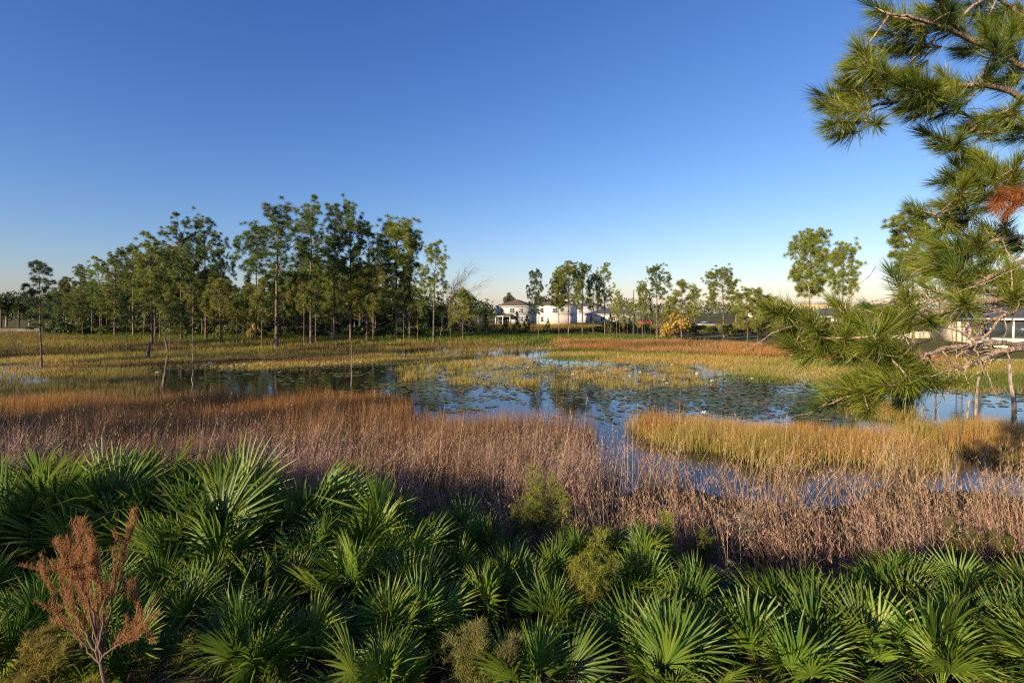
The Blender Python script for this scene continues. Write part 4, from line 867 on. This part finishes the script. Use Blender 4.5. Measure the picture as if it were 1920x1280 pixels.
for px, Y, top, ns, wid, lab, nm, kw in [
    (1008, 7.6, 868, 9, .36, 'tall feathery yellow-green weed rising into the pink grass at centre', 'dog_fennel', dict(c0=FG0, c1=FG1)),
    (968, 7.3, 925, 4, .25, 'dull green feathery weed left of the tall centre one', 'dog_fennel', dict(c0=(.10, .13, .03), c1=(.20, .21, .06))),
    (1056, 7.6, 895, 3, .2, 'thin feathery weed right of the tall centre one', 'dog_fennel', dict(c0=FG0, c1=FG1)),
    (1100, 5.0, 980, 9, .36, 'bright drooping feathery weed among the centre palmettos', 'dog_fennel', dict(c0=(.17, .22, .025), c1=(.36, .38, .05), droop=.9)),
    (893, 3.75, 1140, 11, .36, 'bushy feathery weed at the lower frame edge left of centre', 'dog_fennel', dict(c0=(.13, .17, .03), c1=(.27, .28, .06), droop=.6, ctip=(.27, .21, .12))),
    (60, 3.5, 1175, 9, .36, 'yellow feathery weed with brown tips in the lower left corner', 'dog_fennel', dict(c0=(.20, .20, .03), c1=(.40, .36, .06), droop=.5, ctip=(.34, .22, .11))),
    (190, 3.6, 1215, 7, .34, 'low yellow feathery weed under the brown dead bush', 'dog_fennel', dict(c0=(.20, .20, .03), c1=(.38, .35, .06), droop=.5)),
    (300, 3.7, 1200, 4, .3, 'wispy green weed right of the brown dead bush', 'dog_fennel', dict(c0=(.13, .15, .03), c1=(.26, .26, .06), nb=30)),
    (1250, 6.9, 955, 4, .18, 'feathery green weed behind the palmettos right of centre', 'dog_fennel', dict(c0=FG0, c1=FG1)),
    (1315, 7.0, 985, 4, .2, 'small feathery weed beside the cream seed heads', 'dog_fennel', dict(c0=(.10, .14, .03), c1=(.2, .24, .05))),
    (1395, 7.2, 955, 6, .4, 'seeding weed with cream fluffy arching heads, upper one', 'goldenrod', dict(c0=(.18, .17, .08), c1=(.42, .38, .27), droop=.8, ll=.03, ctip=(.50, .45, .34))),
    (1392, 5.5, 1060, 6, .35, 'seeding weed with cream fluffy heads between palmettos, lower one', 'goldenrod', dict(c0=(.18, .18, .08), c1=(.42, .38, .27), droop=.8, ll=.03, ctip=(.50, .45, .34))),
    (1790, 6.8, 985, 6, .45, 'dull olive weed on the shore at right', 'dog_fennel', dict(c0=(.11, .13, .03), c1=(.2, .2, .07))),
    (1890, 7.0, 1000, 6, .45, 'dark green grassy weed at the right frame edge', 'dog_fennel', dict(c0=(.08, .11, .02), c1=(.16, .18, .05))),
    (30, 8.6, 815, 6, .5, 'cream seeding weed at the left frame edge behind palmettos', 'goldenrod', dict(c0=(.2, .19, .09), c1=(.42, .38, .27), droop=.8, ll=.03, ctip=(.5, .45, .34)))]:
    x = (px - CX) / F * Y; zg = hz(x, Y); H = CAMZ - (top - HOR) / F * Y - zg
    a_, b_ = feather(int(px * 3 + Y), H, ns, wid, **kw); o = thing(nm, lab, 'weed', (x, Y, zg)); link('stems', a_, o); link('leaves', b_, o)
# brown dead bush lower left
rng = np.random.default_rng(17); Y = 3.3; x = (212 - CX) / F * Y; zg = hz(x, Y); o = thing('dead_bush', 'dry reddish brown bush with upright bristly branches in the lower left corner', 'bush', (x, Y, zg)); sg, lg = G(), G()
base = np.array([x, Y, zg]); fork = at(188, 1240, Y) - base
sg.tube([(0, 0, -.1), tuple(fork * .5 + [.01, 0, 0]), tuple(fork)], [.016, .013, .011], 6, (.1, .06, .04))
for q, (pts, fat) in enumerate([([(150, 1225), (90, 1180), (50, 1110), (28, 1090)], 1), ([(170, 1190), (130, 1140), (100, 1085), (60, 1040)], 1.1), ([(165, 1170), (135, 1110), (110, 1040), (112, 1000)], 1.2), ([(180, 1150), (150, 1090), (128, 1060), (118, 1030)], 1.1), ([(182, 1140), (175, 1080), (170, 1040), (168, 1100)], .8),
        ([(190, 1150), (192, 1090), (190, 1040), (182, 990)], 1.2), ([(198, 1150), (205, 1080), (212, 1040), (226, 975)], 1.1), ([(200, 1180), (212, 1120), (215, 1080), (205, 1055)], .6), ([(215, 1210), (245, 1180), (262, 1160), (235, 1115)], .8), ([(220, 1205), (255, 1190), (275, 1178), (290, 1185)], .3), ([(150, 1200), (110, 1160), (80, 1110), (72, 1070)], 1.0), ([(175, 1180), (160, 1120), (140, 1075), (150, 1045)], 1.0)]):
    dy = rng.uniform(-.28, .28); P = [fork] + [at(a_, b_, Y) - base + np.array([0, dy * (k + 1) / 4, 0]) for k, (a_, b_) in enumerate(pts)]
    P = np.array(P); s = np.linspace(0, 1, len(P)); S = np.linspace(0, 1, 16); C_ = np.stack([np.interp(S, s, P[:, k]) for k in range(3)], 1); C_ += rng.normal(0, .006, C_.shape)
    sg.tube(C_, np.linspace(.008, .002, 16), 4, (.13, .075, .05), False)
    for tw in range(10):                                 # side twigs, each with its own bristles
        f = rng.integers(5, 15); p0 = C_[f]; d = unit(unit(C_[min(15, f + 1)] - C_[f - 1]) + rng.normal(0, .35, 3) + [0, 0, .35]); L_ = rng.uniform(.06, .2); E = np.array([p0 + d * L_ * k for k in np.linspace(0, 1, 5)])
        sg.tube(E, np.linspace(.003, .001, 5), 3, (.13, .075, .05), False); m2 = int(85 * L_ / .13); v = rng.random(m2); B2 = np.stack([np.interp(v, np.linspace(0, 1, 5), E[:, k]) for k in range(3)], 1) + rng.normal(0, .008, (m2, 3))
        blades(lg, B2, rng.uniform(.012, .04, m2), .0036, rng.uniform(.1, 1.1, m2), rng.uniform(0, 6.28, m2), jit((.34, .17, .075), m2, rng, .35), jit((.5, .28, .12), m2, rng, .35), 1, rng)
    n = int(480 * fat); u = rng.uniform(.2, 1, n) ** .8; B = np.stack([np.interp(u, S, C_[:, k]) for k in range(3)], 1) + rng.normal(0, .022, (n, 3)) * (1.12 - u)[:, None] * rng.uniform(.2, 1.3, (n, 1))
    blades(lg, B, rng.uniform(.015, .06, n), .004, rng.uniform(.1, 1.0, n), rng.uniform(0, 6.28, n), jit((.34, .17, .075), n, rng, .35), jit((.5, .28, .12), n, rng, .35), 1, rng)
link('branches', sg.mesh('branches', M_twig), o); link('dry_leaves', lg.mesh('dry_leaves', M_feather), o)
# litter of fallen needles and dead stalks on the bank
rng = np.random.default_rng(8); n = 26000; q = np.c_[rng.uniform(-9, 9, n), rng.uniform(2.2, 9.5, n)]
g = G(); blades(g, zbase(q) + [0, 0, .01], rng.uniform(.02, .12, n), .008, rng.uniform(1.5, 5, n), rng.uniform(0, 6.28, n), jit((.14, .09, .05), n, rng), jit((.26, .17, .10), n, rng), 1, rng)
tag(link('leaf_litter', g.mesh('leaf_litter', M_grass)), 'brown fallen leaves and stalks littering the near bank', 'litter', kind='stuff')

# ------------------------------------------------------------------ the near pine at the right edge
def tuft_mesh(seed, n=240, L=.205, c0=(.11, .16, .02), c1=(.30, .33, .04)):
    rng = np.random.default_rng(seed); g = G(); u = rng.uniform(-.20, .03, n)       # needles leave the last stretch of the twig (+X)
    a = rng.uniform(0, 6.28, n); op = np.interp(u, [-.20, .03], [1.1, .2]) + rng.normal(0, .18, n)
    d = np.stack([np.cos(op), np.sin(op) * np.cos(a), np.sin(op) * np.sin(a)], 1)
    b = np.c_[u, np.zeros(n), np.zeros(n)]; ln = L * rng.uniform(.7, 1.12, n)
    s = np.cross(d, rng.normal(0, 1, (n, 3))); s /= np.linalg.norm(s, axis=1)[:, None]; w = .0032
    sag = np.cross(s, d) * (ln * rng.normal(0, .10, n))[:, None]
    m_ = b + d * (ln * .55)[:, None] + sag * .4; t = b + d * ln[:, None] + sag
    V = np.stack([b - s * w * .6, b + s * w * .6, m_ + s * w * .6, m_ - s * w * .6, t], 1).reshape(-1, 3)
    T = (np.arange(n)[:, None, None] * 5 + np.array([(0, 1, 2), (0, 2, 3), (3, 2, 4)])[None]).reshape(-1, 3)
    C = np.repeat(jit(mixc(c0, c1, np.clip(rng.normal(.45, .25, n), 0, 1)), n, rng, .2), 5, 0); g.add(V, T, C)
    g.tube([(-.20, 0, 0), (.03, 0, 0)], [.006, .004], 4, (.22, .12, .06)); return g.mesh('needle_tuft', M_nearneedle)
TM = [tuft_mesh(q) for q in range(5)] + [tuft_mesh(9, 220, .22, (.09, .14, .015), (.24, .27, .03)), tuft_mesh(10, 200, .19, (.04, .08, .015), (.10, .15, .025))]
TD = tuft_mesh(11, 200, .2, (.30, .10, .03), (.46, .20, .07))
TX, TY = 6.9, 5.6; tz = hz(TX, TY)
tree = thing('pine_tree', 'near pine whose long boughs hang into the view from the right edge', 'tree', (TX, TY, tz)); O0 = np.array([TX, TY, tz])
g = G(); zt = np.linspace(0, 1, 12); trunk = np.c_[.12 * np.sin(zt * 3), .1 * np.sin(zt * 2.2), zt * 11 - .3 * (zt == 0)]
g.tube(trunk, .17 * (1 - zt) ** .7 + .025, 12); link('trunk', g.mesh('trunk', M_nearbark, True), tree)
BR = [[(1960, 150, 5.2), (1877, 101, 5.0), (1792, 62, 4.8), (1739, 42, 4.6), (1700, 32, 4.5), (1668, 26, 4.45)],
      [(1990, 60, 5.2), (1900, 20, 5.1), (1860, -10, 5.0), (1810, 20, 4.9), (1795, 55, 4.8)],
      [(1980, 230, 5.3), (1890, 165, 5.1), (1800, 157, 4.9), (1730, 180, 4.75), (1670, 196, 4.65), (1600, 205, 4.5), (1565, 192, 4.45)],
      [(1990, 300, 5.3), (1920, 240, 5.2), (1860, 215, 5.0), (1810, 255, 4.9), (1775, 280, 4.8)],
      [(2000, 370, 5.3), (1920, 312, 5.1), (1850, 345, 4.9), (1800, 385, 4.8), (1750, 405, 4.7)],
      [(2000, 480, 5.4), (1920, 440, 5.2), (1850, 455, 5.0), (1800, 480, 4.9), (1765, 500, 4.8)],
      [(2010, 450, 5.3), (1920, 488, 5.0), (1857, 520, 4.8), (1800, 550, 4.6), (1740, 566, 4.5), (1700, 590, 4.4), (1690, 640, 4.35)],
      [(2020, 540, 5.2), (1920, 550, 4.8), (1861, 561, 4.6), (1769, 582, 4.4), (1711, 597, 4.35), (1640, 612, 4.3), (1560, 604, 4.25), (1500, 600, 4.2)],
      [(2020, 520, 5.2), (1920, 567, 4.7), (1880, 593, 4.5), (1846, 630, 4.4), (1810, 655, 4.35)],
      [(2030, 640, 5.2), (1920, 647, 4.7), (1846, 644, 4.5), (1790, 649, 4.4), (1737, 662, 4.3), (1690, 690, 4.2), (1650, 720, 4.1), (1600, 742, 4.0)],
      [(2040, 640, 5.2), (1920, 651, 4.6), (1865, 661, 4.5), (1827, 680, 4.4), (1795, 690, 4.4), (1765, 696, 4.4)],
      [(2010, 400, 5.6), (1930, 380, 5.5), (1880, 372, 5.3), (1840, 365, 5.1)]]
TU = [(1660,25),(1700,45),(1690,85),(1740,25),(1775,10),(1815,22),(1850,35),(1720,92),(1765,75),(1800,92),(1850,60),(1890,20),(1912,48),(1600,112),(1622,135),(1575,178),(1562,195),(1600,232),(1592,160),(1640,148),(1682,150),(1705,165),(1742,150),(1690,200),(1724,215),(1765,195),(1800,160),(1852,140),(1885,150),(1902,100),(1772,278),(1800,262),(1832,235),(1862,250),(1892,262),(1904,200),(1918,232),(1842,300),(1872,320),(1902,300),(1800,318),
      (1745,400),(1762,385),(1790,372),(1805,355),(1835,350),(1865,335),(1905,340),(1765,430),(1802,440),(1852,430),(1885,418),(1755,470),(1782,485),(1812,468),(1852,474),(1762,508),(1792,522),(1832,512),(1700,560),(1722,575),(1692,602),(1742,540),(1782,560),(1812,572),(1862,548),(1895,540),(1900,470),(1890,510),
      (1490,600),(1482,622),(1530,588),(1552,602),(1562,632),(1505,640),(1600,588),(1622,602),(1642,622),(1662,600),(1622,642),(1682,652),(1652,682),(1662,702),(1642,722),(1618,735),(1692,690),(1712,700),(1732,722),(1585,744),(1780,694),(1742,602),(1545,640),(1580,615),(1600,660),(1700,720),(1680,735)]
nodes = []; meshes = [G() for _ in BR]
for bi, b in enumerate(BR):
    P = np.array([at(*q) for q in b]); zj = P[0][2] + .55 - .0 ; tr0 = O0 + np.array([np.interp(np.clip(zj - tz, 0, 11), trunk[:, 2], trunk[:, k]) for k in range(3)])
    P = np.concatenate([[tr0], P]); s = np.linspace(0, 1, len(P)); S = np.linspace(0, 1, 26)
    C_ = np.stack([np.interp(S, s, P[:, k]) for k in range(3)], 1)
    for _ in range(2): C_[1:-1] = (C_[:-2] + 2 * C_[1:-1] + C_[2:]) / 4
    rr2 = np.random.default_rng(bi); C_[1:-1] += rr2.normal(0, .007, C_[1:-1].shape)
    r0 = [.035, .03, .034, .03, .032, .03, .033, .042, .022, .030, .036, .022][bi]
    meshes[bi].tube(C_ - O0, np.linspace(r0, .007, 26), 8, (.3, .22, .16)); nodes += [(bi, c) for c in C_[7:]]
rt = np.random.default_rng(44); objs = []
NB = np.array([c for _, c in nodes]); NI = np.array([q for q, _ in nodes])
pts = [(px, py, 0) for px, py in TU] + [(px + rt.normal(0, 26), py + rt.normal(0, 18), 1) for px, py in TU if not (1690 < px and 550 < py < 705) and rt.random() < 2] + [(px + rt.normal(0, 30), py + rt.normal(0, 20), 1) for px, py in TU if not (1690 < px and 550 < py < 705) and rt.random() < .6]
pts += [(px, rt.uniform(-80, 560), 2) for px in rt.uniform(1935, 2250, 60)]
for (px, py, e) in pts:
    # depth follows the nearest bough
    scr = CX + F * NB[:, 0] / NB[:, 1]; scz = HOR + F * (CAMZ - NB[:, 2]) / NB[:, 1]
    near_ = np.argmin(np.hypot(scr - px, scz - py) - 0 * NB[:, 1]); Yt = NB[near_][1] + rt.normal(0, .16 + .12 * (e > 0))
    p = at(px, py, Yt); cost = np.linalg.norm(NB - p, axis=1) + .6 * np.maximum(0, p[0] - NB[:, 0] + .06); k = int(np.argmin(cost)); a0 = NB[k]; bi = NI[k]
    d0 = p - a0
    if np.linalg.norm(d0) < .12: d0 = np.array([-.12, rt.normal(0, .05), rt.normal(0, .08)]); p = a0 + d0
    mid = a0 + d0 * .5 + np.array([0, rt.normal(0, .03), .18 * np.linalg.norm(d0) * rt.uniform(-.6, .4)])
    t = np.linspace(0, 1, 7)[:, None]; C_ = (1 - t) ** 2 * a0 + 2 * t * (1 - t) * mid + t ** 2 * p
    meshes[bi].tube(C_ - O0, np.linspace(.0095, .005, 7), 5, (.3, .2, .14), False)
    NB = np.concatenate([NB, C_[3:6]]); NI = np.concatenate([NI, [bi] * 3])
    dr = unit(C_[-1] - C_[-2] + np.array([-.02, 0, .012])); objs.append((bi, p, dr))
for bi in range(len(BR)):                                     # bare curling dead twigs
    for q in range([2, 2, 2, 3, 5, 8, 30, 32, 22, 34, 24, 4][bi]):
        c = [c for k, c in nodes if k == bi]; p = c[rt.integers(0, len(c))]; d = unit(np.array([rt.normal(-.5, .5), rt.normal(0, .5), rt.normal(-.25, .6)])); L_ = rt.uniform(.15, .65); P_ = [p]
        for w_ in range(6): d = unit(d + rt.normal(0, .33, 3)); P_.append(P_[-1] + d * L_ / 6)
        meshes[bi].tube(np.array(P_) - O0, np.linspace(.007, .0025, 7), 4, (.4, .33, .27), False)
bo = [link('branch', meshes[bi].mesh('branch', M_nearbark, True), tree) for bi in range(len(BR))]
for bi, p, d in objs:
    o = link('needle_tuft', TM[rt.integers(0, len(TM))], bo[bi]); q = Vector(d).to_track_quat('X', 'Z').to_matrix().to_4x4(); s = rt.uniform(.82, 1.15)
    o.matrix_local = Matrix.Translation(Vector(p - O0)) @ q @ Matrix.Rotation(rt.uniform(0, 6.28), 4, 'X') @ Matrix.Scale(s, 4)
for px, py in [(1885, 370), (1868, 385), (1902, 385), (1875, 362), (1912, 362), (1890, 395)]:
    p = at(px, py, 4.7); o = link('dead_needle_tuft', TD, bo[11]); o['label'] = 'orange brown dead needles'; d = unit(np.array([-.7, rt.normal(0, .2), rt.normal(-.6, .2)]))
    o.matrix_local = Matrix.Translation(Vector(p - O0)) @ Vector(d).to_track_quat('X', 'Z').to_matrix().to_4x4() @ Matrix.Scale(.75, 4)
# side limbs higher up and behind, so the crown continues out of frame
